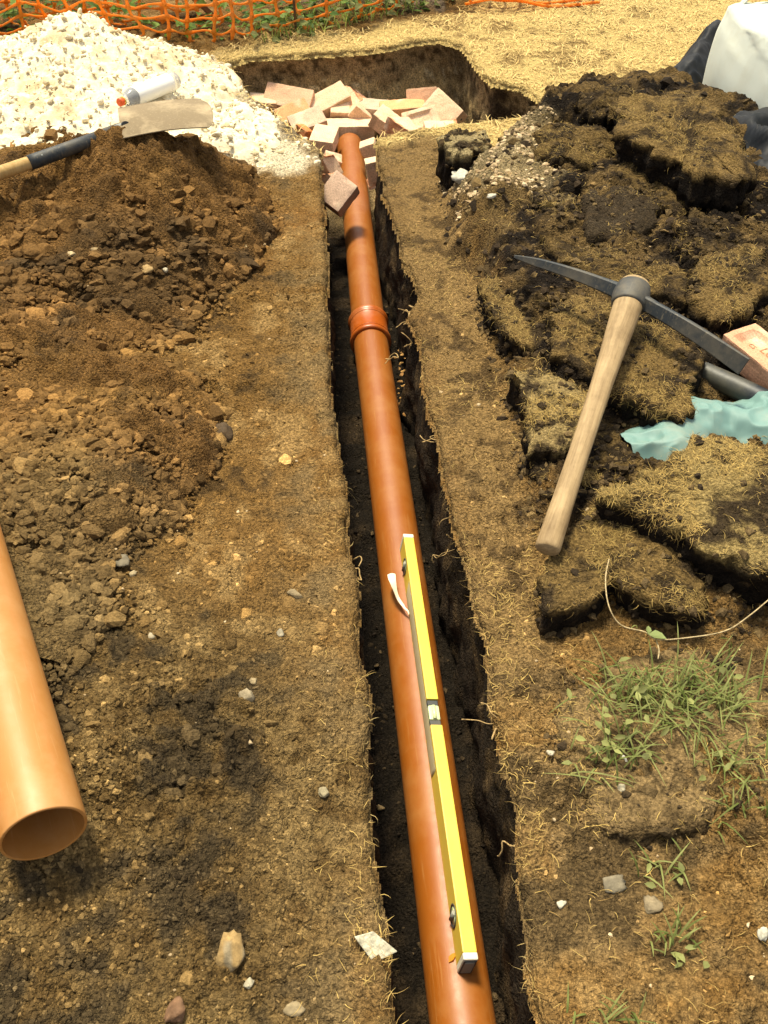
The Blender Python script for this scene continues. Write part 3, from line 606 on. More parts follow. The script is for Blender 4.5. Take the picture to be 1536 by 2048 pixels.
sod('turf_slab', 'lone turf block standing beside the trench with pale top and black sides', [(885, 272), (915, 262), (970, 264), (978, 285), (940, 302), (900, 304)], .155, .165, .17, 1, 12, 260, topc=C(.40, .31, .15), rough=.9, flare=.05, dome=.006)
sod('turf_slab', 'small turf block showing a square black face in the gritty rubble', [(1060, 388), (1100, 378), (1150, 388), (1130, 405), (1095, 404), (1064, 398)], .165, .17, .10, .9, 13, 300, topc=C(.26, .185, .08), rough=.6, flare=.08, dome=.004)
sod('turf_slab', 'narrow turf strip standing on edge beside the square black faced block', [(1126, 400), (1150, 392), (1166, 405), (1150, 440), (1138, 478), (1112, 480), (1116, 440)], .10, .17, .08, 1, 14, 500, rough=.8)
sod('turf_slab', 'smooth cracked earth slab in the middle of the turf pile', [(1165, 390), (1220, 362), (1290, 365), (1330, 400), (1300, 450), (1240, 470), (1180, 462)], .15, .18, .10, .15, 15, 200, topc=C(.09, .065, .035), side=C(.045, .032, .018))
sod('turf_slab', 'crumbly dark clod ridge at the right of the pile by the black plastic', [(1340, 450), (1390, 420), (1440, 425), (1490, 470), (1470, 510), (1400, 505), (1350, 490)], .16, .20, .10, .2, 16, 300, rough=1.7)
sod('turf_slab', 'mossy turf slab at the right edge of the pile above the frogged brick', [(1400, 520), (1460, 480), (1520, 505), (1536, 560), (1500, 620), (1440, 640), (1395, 600)], .15, .17, .10, .9, 17, 1500, rough=1.2)
sod('turf_slab', 'brown mossy turf slab behind the pickaxe head', [(1090, 470), (1160, 490), (1240, 500), (1330, 510), (1390, 560), (1370, 600), (1310, 590), (1230, 560), (1120, 520)], .14, .15, .09, .6, 18, 900)
sod('turf_slab', 'thin mossy turf slab tucked under the largest slab of the pile', [(1250, 300), (1320, 320), (1380, 350), (1400, 400), (1350, 410), (1290, 380), (1250, 340)], .17, .19, .10, .6, 19, 600, rough=1.4)
gt = sod('grassy_turf', 'turf clump with living green grass and weeds at lower right', [(1120, 1480), (1150, 1400), (1200, 1340), (1290, 1300), (1400, 1300), (1490, 1340), (1560, 1420), (1560, 1560), (1480, 1610), (1400, 1610), (1330, 1660), (1250, 1660), (1180, 1600), (1150, 1540)], .026, .022, .035, .95, 20, 900, topc=C(.30, .20, .085), dome=.004, rough=1.2, flare=.16, grp=None, col_top2=C(.10, .066, .028), droop=.5, side=C(.07, .046, .02))

def leafmesh(P, D, Nn, L, W, col, seed):
    """folded pointed leaves"""
    rng = np.random.default_rng(seed); n = len(P); S = np.cross(Nn, D); V = []
    for a, b_, h in ((0, 0, 0), (.35, .5, .10), (.35, 0, .0), (.35, -.5, .10), (.7, .36, .06), (.7, 0, .0), (.7, -.36, .06), (1, 0, -.08)):
        V.append(P+D*(L*a)[:, None]+S*(W*b_)[:, None]+Nn*(L*h)[:, None])
    V = np.stack(V, 1); f = np.array([[0, 1, 2], [0, 2, 3], [1, 4, 5], [1, 5, 2], [2, 5, 6], [2, 6, 3], [4, 7, 5], [5, 7, 6]])
    F = (f[None]+(np.arange(n)*8)[:, None, None]).reshape(-1, 3)
    return V.reshape(-1, 3), F, np.repeat(col*rng.uniform(.6, 1.35, (n, 1)), 8, 0)
def blades(P, L, W, seed, colA, colB, lean=.9):
    rng = np.random.default_rng(seed); n = len(P); a = rng.uniform(0, 6.283, n); ln = rng.uniform(.3, 1, n)*lean
    d = np.c_[np.cos(a), np.sin(a), np.zeros(n)]; s = np.c_[-np.sin(a), np.cos(a), np.zeros(n)]; L = L*rng.uniform(.45, 1.2, n); V = []
    for tt, ww in ((0, .8), (.3, 1), (.6, .85), (.85, .5), (1, .08)):
        zt = (tt-.62*ln*tt*tt)*(1-.35*ln); p = P+d*(L*ln*tt*(.4+.6*tt))[:, None]; p[:, 2] += L*zt
        V += [p-s*(W*ww*.5), p+s*(W*ww*.5)]
    V = np.stack(V, 1); f = np.array([[0, 1, 3, 2], [2, 3, 5, 4], [4, 5, 7, 6], [6, 7, 9, 8]])
    F = (f[None]+(np.arange(n)*10)[:, None, None]).reshape(-1, 4)
    return V.reshape(-1, 3), F, np.repeat(mixc(np.tile(colA, (n, 1)), colB, rng.random(n)), 10, 0)
G1, G2, G3 = C(.115, .150, .030), C(.25, .26, .085), C(.06, .11, .018)
rng = np.random.default_rng(31)
def grassy_pts(n, cx, cy, sx, sy, z):
    return np.array([at(rng.normal(cx, sx), rng.normal(cy, sy), z)[:] for _ in range(n)])
Pb = np.concatenate([grassy_pts(120, 1270, 1400, 55, 35, .024), grassy_pts(140, 1400, 1400, 50, 40, .024), grassy_pts(45, 1230, 1510, 35, 25, .02), grassy_pts(40, 1450, 1530, 35, 30, .02)])
V, F, Cv = blades(Pb, .085, .0032, 32, G1, G2*1.1, 1.15); o = link('grass_blades', npmesh('grass_blades', V, F, Cv), M_LEAF, kind='stuff'); child(o, gt)
def weed_leaves(n, cx, cy, sx, sy, z, seed, L=.026, col=G2):
    P = grassy_pts(n, cx, cy, sx, sy, z); P[:, 2] += rng.uniform(.0, .014, n); a = rng.uniform(0, 6.28, n); D = np.c_[np.cos(a), np.sin(a), rng.uniform(-.2, .35, n)]; D /= np.linalg.norm(D, axis=1)[:, None]
    Nn = np.c_[rng.normal(size=(n, 2))*.25, np.ones(n)]; Nn -= (Nn*D).sum(1)[:, None]*D; Nn /= np.linalg.norm(Nn, axis=1)[:, None]
    return leafmesh(P, D, Nn, L*rng.uniform(.6, 1.3, n), L*.55*rng.uniform(.7, 1.2, n), col, seed)
A = [weed_leaves(20, 1260, 1420, 45, 40, .045, 33, .022), weed_leaves(10, 1220, 1500, 35, 25, .04, 34, .02), weed_leaves(7, 1400, 1380, 40, 30, .045, 35, .02), weed_leaves(5, 1440, 1530, 30, 20, .04, 36, .02)]
off = 0; Vs, Fs, Cs = [], [], []
for V, F, Cv in A: Vs.append(V); Fs.append(F+off); Cs.append(Cv); off += len(V)
o = link('weed_leaves', npmesh('weed_leaves', np.concatenate(Vs), np.concatenate(Fs), np.concatenate(Cs)), M_LEAF, kind='stuff'); child(o, gt)
# small lone tufts at the lower right
for i, (cx, cy, sx, nb, lab) in enumerate([(1345, 1880, 22, 22, 'thin green grass tuft lying on bare soil near the lower right'), (1330, 1735, 30, 14, 'few green blades in the dark hollow below the grassy clump'), (1225, 2045, 50, 26, 'sparse grass blades at the bottom edge right of the trench'), (1475, 1640, 25, 14, 'short grass blades at the lower right corner of the grassy clump')]):
    P = grassy_pts(nb, cx, cy, sx, sx*.5, 0); P[:, 2] = gz(P[:, 0], P[:, 1]); V, F, Cv = blades(P, .06, .0032, 40+i, G1, G2*1.1, 1.1)
    r = empty('grass_tuft', P.mean(0), label=lab, cat='grass tuft', group='small grass tufts')
    o = link('blades', npmesh('blades', V, F, Cv), M_LEAF); child(o, r)
    if i in (0, 1):
        V, F, Cv = weed_leaves(5, cx-20, cy+30, 35, 25, .0, 50+i, .018); o = link('leaves', npmesh('leaves', V, F, Cv), M_LEAF); child(o, r)

# ------------------------------------------------------------------ generic solids
def tube_mesh(name, pts, rad, n=14, caps=True, oval=None, cols=None):
    pts = [Vector(p) for p in pts]; m_ = len(pts); rad = rad if hasattr(rad, '__len__') else [rad]*m_
    V = []; up = Vector((0, 0, 1)); prev = None
    for i in range(m_):
        d = (pts[min(i+1, m_-1)]-pts[max(i-1, 0)]).normalized()
        s = d.cross(up if abs(d.z) < .95 else Vector((0, 1, 0))).normalized() if prev is None else (prev-d*prev.dot(d)).normalized()
        prev = s; q = s.cross(d).normalized(); ox, oy = oval[i] if oval else (1, 1)
        for j in range(n):
            a = 2*math.pi*j/n; V.append(pts[i]+s*(math.cos(a)*rad[i]*ox)+q*(math.sin(a)*rad[i]*oy))
    F = gridF(m_, n, True).tolist()
    if caps: F += [list(range(n))[::-1], [(m_-1)*n+j for j in range(n)]]
    me = bpy.data.meshes.new(name); me.from_pydata([v[:] for v in V], [], F)
    for p in me.polygons: p.use_smooth = len(p.vertices) == 4
    me.update(); return me
def smooth_path(pts, k=6):
    pts = [Vector(p) for p in pts]; out = []
    for i in range(len(pts)-1):
        p0, p1, p2, p3 = pts[max(i-1, 0)], pts[i], pts[i+1], pts[min(i+2, len(pts)-1)]
        for j in range(k):
            t = j/k; out.append(.5*((2*p1)+(p2-p0)*t+(2*p0-5*p1+4*p2-p3)*t*t+(3*p1-p0-3*p2+p3)*t**3))
    return out+[pts[-1]]
def lathe_mesh(name, prof, n=72, noise=0):
    """prof: list of (r, z) revolved round local Z"""
    V = []
    for r, z in prof:
        for j in range(n):
            a = 2*math.pi*j/n; V.append((r*math.cos(a), r*math.sin(a), z))
    return npmesh(name, np.array(V), gridF(len(prof), n, True))
def box_bm(bm, sx, sy, sz, c=(0, 0, 0), bev=0, seg=2):
    r = bmesh.ops.create_cube(bm, size=1); vs = r['verts']
    for v in vs: v.co = Vector((v.co.x*sx+c[0], v.co.y*sy+c[1], v.co.z*sz+c[2]))
    if bev: bmesh.ops.bevel(bm, geom=[e for e in bm.edges if all(v in vs for v in e.verts)], offset=bev, segments=seg, affect='EDGES', profile=.6)
def bm_obj(name, bm, mat, parent=None, smooth=False, **k):
    me = bpy.data.meshes.new(name); bmesh.ops.recalc_face_normals(bm, faces=bm.faces); bm.to_mesh(me); bm.free()
    if smooth:
        for p in me.polygons: p.use_smooth = True
    return link(name, me, mat, parent, **k)
def aim(o, a, b, roll=0.0):
    """place o so that its local Z runs from a to b, local Y as upward as possible"""
    a, b = Vector(a), Vector(b); z = (b-a).normalized(); up = Vector((0, 0, 1)); x = up.cross(z)*-1
    x.normalize(); y = z.cross(x); R = Matrix((x, y, z)).transposed().to_4x4()
    o.matrix_world = Matrix.Translation(a) @ R @ Matrix.Rotation(roll, 4, 'Z')
    return o

# ------------------------------------------------------------------ the pipe in the trench
ZP = -.28; R = .055
pj = at(739, 665, ZP)
pa = at(925.5, 2048, ZP); d1 = (pa-pj).normalized(); p_near = pj+d1*2.9; p_far = atY(698.5, 265, 4.25); p_far.z = ZP+.0
def pipe_mesh(name, L, r=R, wall=.0035, n=96, rings=40):
    prof = [(r-wall, .0), (r-wall, L*.5), (r-wall, L), (r-wall*.5, L+.0008), (r-.0004, L-.0002)]+[(r, L-.0015-(L-.003)*i/rings) for i in range(rings+1)]+[(r-.0004, .0002), (r-wall*.5, -.0008), (r-wall, 0)]
    return lathe_mesh(name, prof, n)
run = empty('drain_pipe_run', pj, label='long terracotta orange plastic drain pipe laid in the trench', cat='drain pipe')
def place(o, a, b):
    aim(o, a, b); mw = o.matrix_world.copy(); o.parent = run; o.matrix_parent_inverse = Matrix.Translation(run.location).inverted(); o.matrix_basis = mw
Ln = (p_near-pj).length+.02; o = link('pipe_section', pipe_mesh('near_pipe', Ln), M_PIPE); place(o, pj-d1*.02, p_near)
d2 = (p_far-pj).normalized(); Lf = (p_far-pj).length; o = link('pipe_section', pipe_mesh('far_pipe', Lf+.02), M_PIPE); place(o, pj-d2*.02, p_far)
dc = (d1-d2).normalized()
ca, cb = at(733, 622, ZP+.02), at(741, 690, ZP+.02)
CL = .135
prof = [(R+.0006, 0), (R+.0045, 0), (R+.0095, .002), (R+.0115, .007), (R+.0115, .013), (R+.009, .018), (R+.0065, .022), (R+.0062, CL*.5), (R+.0065, CL-.022), (R+.009, CL-.018), (R+.0115, CL-.013), (R+.0115, CL-.007), (R+.0095, CL-.002), (R+.0045, CL), (R+.0006, CL), (R+.0006, 0)]
o = link('coupler', lathe_mesh('coupler', prof, 96), M_COUP); place(o, pj-dc*CL*.5, pj+dc*CL*.5)
for i, zz in enumerate((.026, CL-.026)):
    rg = link('ridge', lathe_mesh('ridge', [(R+.006, zz-.002), (R+.0085, zz-.001), (R+.0085, zz+.001), (R+.006, zz+.002)], 96), M_COUP, o)

# ------------------------------------------------------------------ loose pipe on the left
e0 = at(88, 1668, .185); dv = Vector((-.44, .895, .03)).normalized()
lp = link('loose_pipe', pipe_mesh('loose_pipe', 2.2, .060, .0045), M_PIPE2, label='loose length of pale orange pipe with open cut end at the left edge', cat='drain pipe')
aim(lp, e0, e0+dv*2.2)

# ------------------------------------------------------------------ spirit level on the pipe
def level():
    A, B = at(938, 1918, -.172), at(806, 1066, -.172)
    ax = (B-A); ax.z = 0; Lv = ax.length; ax.normalize()
    root = empty('spirit_level', A, label='yellow spirit level with torn label lying along the trench pipe', cat='spirit level')
    ang = math.atan2(ax.y, ax.x); WH, HH = .0245, .052
    # bottom stands on the pipe
    th = math.radians(9); rgt = Vector((ax.y, -ax.x, 0)); rad_ = Vector((0, 0, 1))*math.cos(th)+rgt*math.sin(th)
    tA = (A-pj).dot(d1); base = pj+d1*tA+rad_*(R-.0008); axd = -d1; yv = rad_.cross(axd).normalized()
    root.matrix_world = Matrix((axd, yv, rad_)).transposed().to_4x4(); root.location = base
    nz0, nz1 = Lv*.485-.028, Lv*.485+.034
    bm = bmesh.new()
    box_bm(bm, nz0-.012, WH, HH, ((nz0+.012)/2, 0, HH/2), .0022); box_bm(bm, Lv-.012-nz1, WH, HH, ((nz1+Lv-.012)/2, 0, HH/2), .0022)
    box_bm(bm, nz1-nz0-.0006, WH-.0012, HH-.021, ((nz0+nz1)/2, 0, (HH-.021)/2), .001)
    bm_obj('body', bm, M_YEL, root)
    for x in (nz0+.007, nz1-.007):
        bm = bmesh.new(); box_bm(bm, .0125, WH-.003, .017, (x, 0, HH-.0125), .001); bm_obj('vial_clamp', bm, M_DARK, root)
    bm = bmesh.new(); box_bm(bm, nz1-nz0-.0275, WH-.002, .0185, ((nz0+nz1)/2, 0, HH-.0115), .003); vb = bm_obj('vial_block', bm, M_VIAL, root)
    me = tube_mesh('vial', [(nz0+.015, 0, HH-.0035), (nz1-.015, 0, HH-.0035)], .0045, 16); link('vial', me, M_VIAL, vb)
    for x in (.006, Lv-.006):
        bm = bmesh.new(); box_bm(bm, .0125, WH+.0008, HH+.0008, (x, 0, HH/2), .003, 3); cp = bm_obj('end_cap', bm, M_CAPWHITE, root)
        sx = -1 if x < .1 else 1
        bm = bmesh.new(); box_bm(bm, .0016, WH-.003, HH-.006, (x+sx*.0066, 0, HH/2-.001), .0005); ed = bm_obj('cap_rim', bm, M_DARK, cp)
        bm = bmesh.new(); box_bm(bm, .0016, WH-.008, HH-.014, (x+sx*.0078, 0, HH/2-.001), .0005); bm_obj('cap_plate', bm, M_GREY, cp)
    for x in (.085, Lv-.085):      # round plumb windows on the left face (+Y local is left)
        prof = [(.0195, .0), (.0205, .0012), (.0185, .0016), (.0165, .0012), (.0160, -.002)]
        rg = link('window_ring', lathe_mesh('window_ring', prof, 40), M_DARK, root); rg.location = (x, WH/2, HH*.5); rg.rotation_euler = (-math.pi/2, 0, 0)
        ln = link('window_lens', lathe_mesh('window_lens', [(.0001, .0004), (.0163, .0004), (.0163, -.001)], 40), M_VIAL, rg)
        me = tube_mesh('vial', [(0, -.013, .0015), (0, .013, .0015)], .0042, 12); link('vial', me, M_GREY, rg)
    # worn label: ragged thin patch on the left face
    rng = random.Random(3); n = 90; x0, x1 = Lv*.36, Lv*.85; V = []; F = []
    for i in range(n+1):
        x = x0+(x1-x0)*i/n; lo = .0035+.004*abs(rng.gauss(0, .5)); hi = HH-.006-.004*abs(rng.gauss(0, .6))
        if i in (0, n): lo = hi-.008
        V += [(x, WH/2+.0002, lo), (x+rng.uniform(-.001, .001), WH/2+.0007, lo+.003), (x, WH/2+.0007, hi-.002), (x, WH/2+.0002, hi)]
    F = gridF(n+1, 4); link('worn_label', npmesh('worn_label', np.array(V), F), M_LABELGREY, root)
    # paper tear line and peeling flap
    V = []
    for i in range(n+1):
        x = x0+(x1-x0)*i/n; h0 = HH-.0045+.0008*rng.gauss(0, 1); hw = max(.0003, .0009+.0011*rng.gauss(0, 1)); V += [(x, WH/2+.0009, h0-hw), (x, WH/2+.0009, h0+.0004)]
    link('label_tear', npmesh('label_tear', np.array(V), gridF(n+1, 2)), M_PAPER, root)
    V = []; m_ = 14
    for i in range(m_+1):
        s = i/m_; x = Lv*.775+s*.115
        wd = [.001, .006, .010, .012, .012, .011, .013, .015, .015, .014, .013, .012, .010, .007, .003][i]
        out = .004+.030*math.sin(min(1, s*1.15)*1.57)**1.2
        for j in range(4):
            q = j/3; V.append((x+.004*math.sin(q*3), WH/2+out*(.75+.5*q) if s > .12 else WH/2+out*(.2+q*.6), .012+.014*s+wd*(q-.3)*.55+.004*math.sin(s*9+q*2)))
    V = np.array(V); Vb = V+np.array([0, .0006, -.0006]); FF = gridF(m_+1, 4)
    link('peeling_flap', npmesh('peeling_flap', np.concatenate([V, Vb]), np.concatenate([FF, FF[:, ::-1]+len(V)])), M_PAPER, root)
    return root
level()
# dead leaf scrap on the pipe
pl = at(897, 1925, ZP+.0555); V, F, Cv = leafmesh(np.array([pl[:]]), np.array([[.6, .75, .1]]), np.array([[-.2, 0, 1.]]), np.array([.022]), np.array([.010]), C(.62, .26, .02), 1)
link('dead_leaf', npmesh('dead_leaf', V, F, Cv), M_LEAF, label='tiny curled orange leaf scrap on the pipe by the level end', cat='leaf')

# ------------------------------------------------------------------ pickaxe
def pickaxe():
    E = at(1262, 592, .245); T = at(1030, 513, .205); Rt = at(1488, 733, .20); Hend = at(1094, 1100, .105)
    hd = (Hend-E).normalized(); root = empty('pickaxe', E, label='pickaxe with black head and worn wooden handle lying on the turf slabs', cat='pickaxe')
    side = Vector((0, 0, 1))
    # head: two tapering arms through the eye
    def arm(tip, hs, ths, bow):
        pts = []; n = 14; V = []
        for i in range(n+1):
            s = i/n; p = E.lerp(tip, s)+Vector((0, 0, bow*math.sin(s*math.pi)*.5)); pts.append(p)
        for i, p in enumerate(pts):
            s = i/n; d = (pts[min(i+1, n)]-pts[max(i-1, 0)]).normalized(); f = d.cross(Vector((0, 0, 1))).normalized(); upv = f.cross(d).normalized()
            h = np.interp(s, [a for a, _ in hs], [b for _, b in hs])*.5; tk = np.interp(s, [a for a, _ in ths], [b for _, b in ths])*.5; c = min(h, tk)*.3
            upt = (upv*.92+f*.38*(1 if f.y > 0 else -1)).normalized(); ff = d.cross(upt).normalized()
            for a, b in ((-tk+c, -h), (tk-c, -h), (tk, -h+c), (tk, h-c), (tk-c, h), (-tk+c, h), (-tk, h-c), (-tk, -h+c)): V.append((p+ff*a+upt*b)[:])
        F = gridF(n+1, 8, True).tolist()+[list(range(8))[::-1], [n*8+j for j in range(8)]]
        return V, F
    V1, F1 = arm(T, [(0, .040), (.25, .032), (.8, .022), (1, .008)], [(0, .034), (.25, .021), (.8, .016), (1, .008)], .014)
    V2, F2 = arm(Rt, [(0, .040), (.2, .032), (.6, .036), (1, .042)], [(0, .034), (.2, .021), (.7, .016), (1, .010)], .014)
    F = F1+[[i+len(V1) for i in f] for f in F2]
    me = bpy.data.meshes.new('head'); me.from_pydata(V1+V2, [], F); me.update()
    ho = link('head', me, M_IRON); child(ho, root)
    # eye: oval collar round the handle
    o = link('eye_collar', lathe_mesh('eye_collar', [(.031, -.036), (.036, -.038), (.0405, -.032), (.043, -.015), (.044, .0), (.0425, .018), (.039, .034), (.0345, .038), (.029, .036)], 48), M_IRON)
    aim(o, E, E-hd); mw = o.matrix_world.copy() @ Matrix.Diagonal((1.0, .80, 1, 1)); o.parent = root; o.matrix_parent_inverse = Matrix.Translation(root.location).inverted(); o.matrix_basis = mw
    Lh = (Hend-E).length
    prof = [(.0, -.047), (.024, -.0465), (.031, -.044), (.0325, -.040), (.032, -.03), (.031, .03), (.0305, .045), (.0295, .08), (.0270, .15), (.0240, .22), (.0218, .30), (.0203, .42), (.0195, .52), (.0195, Lh-.25), (.0205, Lh-.12), (.0222, Lh-.03), (.0226, Lh-.010), (.0215, Lh-.003), (.019, Lh), (0.0001, Lh+.001)]
    V = []; n = 32
    zs = np.unique(np.r_[[p[1] for p in prof], np.linspace(-.04, Lh-.01, 60)]); rs = np.interp(zs, [p[1] for p in prof], [p[0] for p in prof])
    me = lathe_mesh('handle', list(zip(rs, zs)), n)
    o = link('handle', me, M_ASH); aim(o, E, Hend); mw = o.matrix_world.copy() @ Matrix.Diagonal((1.12, .92, 1, 1)); o.parent = root; o.matrix_parent_inverse = Matrix.Translation(root.location).inverted(); o.matrix_basis = mw
pickaxe()

# ------------------------------------------------------------------ shovel
def shovel():
    c0 = at(240, 246, .285); tip = at(424, 226, .29); ax = (tip-c0).normalized()
    root = empty('shovel', c0, label='square mouthed shovel with soil stained blade half buried in the soil heap', cat='shovel')
    L = (tip-c0).length; wv = Vector((ax.y*-1, ax.x, 0)).normalized(); upv = ax.cross(wv).normalized(); 
    wv = (wv*.995+Vector((0, 0, 1))*.06).normalized(); upv = ax.cross(wv).normalized()
    if upv.z < 0: upv = -upv
    nu, nv = 26, 18; V = []
    for i in range(nu+1):
        s = i/nu; wid = .105*(1-.02*s); wid = wid*(1 if s < .90 else math.sqrt(max(0, 1-((s-.90)/.10)**2*.35)))
        for j in range(nv+1):
            q = j/nv*2-1
            V.append(c0+ax*(L*s-.012*q*q*(s > .95))+wv*(wid*q)+upv*(.022*(1-q*q)*(1-.6*s)+.010*math.sin(s*3)))
    V = np.array([v[:] for v in V]); Vb = V-np.array((upv*.0022)[:]); F = gridF(nu+1, nv+1); n0 = len(V)
    bl = link('blade', npmesh('blade', np.concatenate([V, Vb]), np.concatenate([F, F[:, ::-1]+n0])), M_STEEL); child(bl, root)
    # rim closing the sheet edge
    rim = [i*(nv+1) for i in range(nu+1)]+[nu*(nv+1)+j for j in range(1, nv+1)]+[i*(nv+1)+nv for i in range(nu-1, -1, -1)]
    o = link('blade_edge', tube_mesh('blade_edge', [V[i]-np.array((upv*.001)[:]) for i in rim], .0022, 6), M_STEEL); child(o, root)
    a, b_, c_, e_ = at(252, 252, .295), at(168, 286, .275), at(58, 326, .262), at(-160, 400, .24)
    o = link('socket', tube_mesh('socket', smooth_path([a, at(222, 262, .225), at(195, 274, .245), b_, c_], 5), list(np.linspace(.014, .0215, 21)), 20), M_IRON); child(o, root)
    dd = (c_-b_).normalized(); r0 = c_.lerp(b_, .22); 
    o = link('rivet', lathe_mesh('rivet', [(.0001, .003), (.003, .0024), (.0045, 0), (.0045, -.004)], 16), M_GREY); nn_ = Vector((.15, -.75, .6)); nn_ -= dd*nn_.dot(dd); nn_.normalize(); o.matrix_world = Matrix.Translation(r0+nn_*.0208) @ nn_.to_track_quat('Z', 'Y').to_matrix().to_4x4()
    mw = o.matrix_world.copy(); o.parent = root; o.matrix_parent_inverse = Matrix.Translation(root.location).inverted(); o.matrix_basis = mw
    o = link('shaft', tube_mesh('shaft', [c_+(b_-c_)*.12, c_, c_.lerp(e_, .5), e_], [.0188, .0190, .0192, .0195], 24), M_ASH2); child(o, root)
    for name, s in ():
        pass
    # back folds of the blade (strap over the socket)
    o = link('strap', tube_mesh('strap', [at(258, 250, .292), at(238, 258, .285), at(225, 264, .275)], [.012, .015, .014], 12), M_GREY); child(o, root)
shovel()

# ------------------------------------------------------------------ plastic bottle
def bottle():
    a = onto(238, 205, .035); b_ = onto(352, 160, .05); d = (b_-a).normalized(); root = empty('plastic_bottle', a, label='clear plastic bottle with white label and red cap lying behind the shovel blade', cat='bottle')
    Lb = (b_-a).length
    def put(o): 
        aim(o, a, b_); mw = o.matrix_world.copy(); o.parent = root; o.matrix_parent_inverse = Matrix.Translation(root.location).inverted(); o.matrix_basis = mw
    o = link('bottle_body', lathe_mesh('bottle_body', [(.011, .014), (.012, .022), (.014, .026), (.022, .042), (.030, .058), (.033, .07), (.0325, .09), (.031, .11), (.033, .13), (.033, Lb-.02), (.030, Lb-.006), (.02, Lb), (.0001, Lb-.004)], 40), M_CLEAR); put(o)
    o = link('label', lathe_mesh('label', [(.0335, .075), (.0337, .076), (.0337, Lb-.045), (.0335, Lb-.044)], 40), M_LABEL); put(o)
    pr = [(.0001, 0), (.013, 0), (.0145, .002), (.0145, .017), (.0135, .018)]
    o = link('cap', lathe_mesh('cap', pr, 32), M_RED); put(o)
    o = link('neck_ring', lathe_mesh('neck_ring', [(.0122, .0185), (.0152, .019), (.0152, .022), (.0122, .0225)], 32), M_YEL); put(o)
bottle()

# ------------------------------------------------------------------ bricks
def brick_mesh(name, L=.215, W=.1025, H=.065, seed=0, frog=False, broken=0, base=C(.60, .33, .17), kiss=True, kissc=C(.46, .31, .18)):
    rng = np.random.default_rng(seed); nx, ny, nz = 26, 13, 9
    bm = bmesh.new(); bmesh.ops.create_cube(bm, size=1)
    bmesh.ops.subdivide_edges(bm, edges=bm.edges[:], cuts=11, use_grid_fill=True)
    V = np.array([v.co[:] for v in bm.verts]); Fq = [[v.index for v in f.verts] for f in bm.faces]; bm.free()
    S = np.array([L, W, H]); p = V*S
    # rounded worn edges
    half = S*.5; rr = .0035; inn = np.clip(p, -(half-rr), half-rr); dd = p-inn; ln = np.linalg.norm(dd, axis=1)[:, None]; p = inn+np.where(ln > 1e-9, dd/np.maximum(ln, 1e-9)*np.minimum(ln, rr), 0)
    if frog:
        m_ = sstep(L*.5-.020, L*.5-.034, np.abs(p[:, 0]))*sstep(W*.5-.016, W*.5-.028, np.abs(p[:, 1]))*(V[:, 2] > .49); p[:, 2] -= .012*m_
    q = p+seed*3.3
    onf = np.max(np.abs(V), axis=1)
    edge = (np.sort(np.abs(V), axis=1)[:, 1] > .40)
    chip = np.maximum(fbm3(q, 35, 2, seed)-.15, 0)*.03*edge
    p = p*(1-chip[:, None]*np.array([1.0, 2.0, 2.5]))+np.c_[fbm3(q, 60, 2, seed+1), fbm3(q, 60, 2, seed+2), fbm3(q, 60, 2, seed+3)]*.0012
    inner = np.zeros(len(p), bool)
    for _ in range(broken):       # broken end: clip by a rough plane
        n = np.array([rng.choice([-1, 1])*rng.uniform(.7, 1), rng.normal()*.35, rng.normal()*.35]); n /= np.linalg.norm(n); off = rng.uniform(-.02, .05)*L/.2
        dist = p@n-off-.012*fbm3(q, 30, 3, seed+9); cut = dist > 0; p = np.where(cut[:, None], p-dist[:, None]*n, p); inner |= cut
    col = np.tile(base, (len(p), 1))
    if kiss:                      # fletton bands where bricks were stacked in the kiln
        band = sstep(.030, .036, np.abs(p[:, 0]+.004))*sstep(.098, .092, np.abs(p[:, 0])); longf = np.abs(V[:, 1]) > .49
        col = mixc(col, kissc, band*longf*.75)
    col = mixc(col, C(.52, .20, .08), inner*.8); col = col*(1+.20*fbm3(q, 40, 3, seed+5)[:, None]); col = mixc(col, C(.72, .60, .42), sstep(.2, .5, fbm3(q, 18, 3, seed+6))*.6)
    return npmesh(name, p, np.array(Fq), col, smooth=False)
PALE, PINK, ORNG, GREYB = C(.74, .51, .32), C(.68, .41, .25), C(.66, .35, .16), C(.52, .40, .28)
def brick(label, px, py, Yd, rot, seed, name='brick', grp='loose bricks tipped at the far end of the pipe', **kw):
    o = link(name, brick_mesh('brick', seed=seed, **kw), M_BRICK, label=label, cat='brick', group=grp)
    o.location = atY(px, py, Yd); o.rotation_euler = Euler([math.radians(a) for a in rot], 'XYZ'); return o
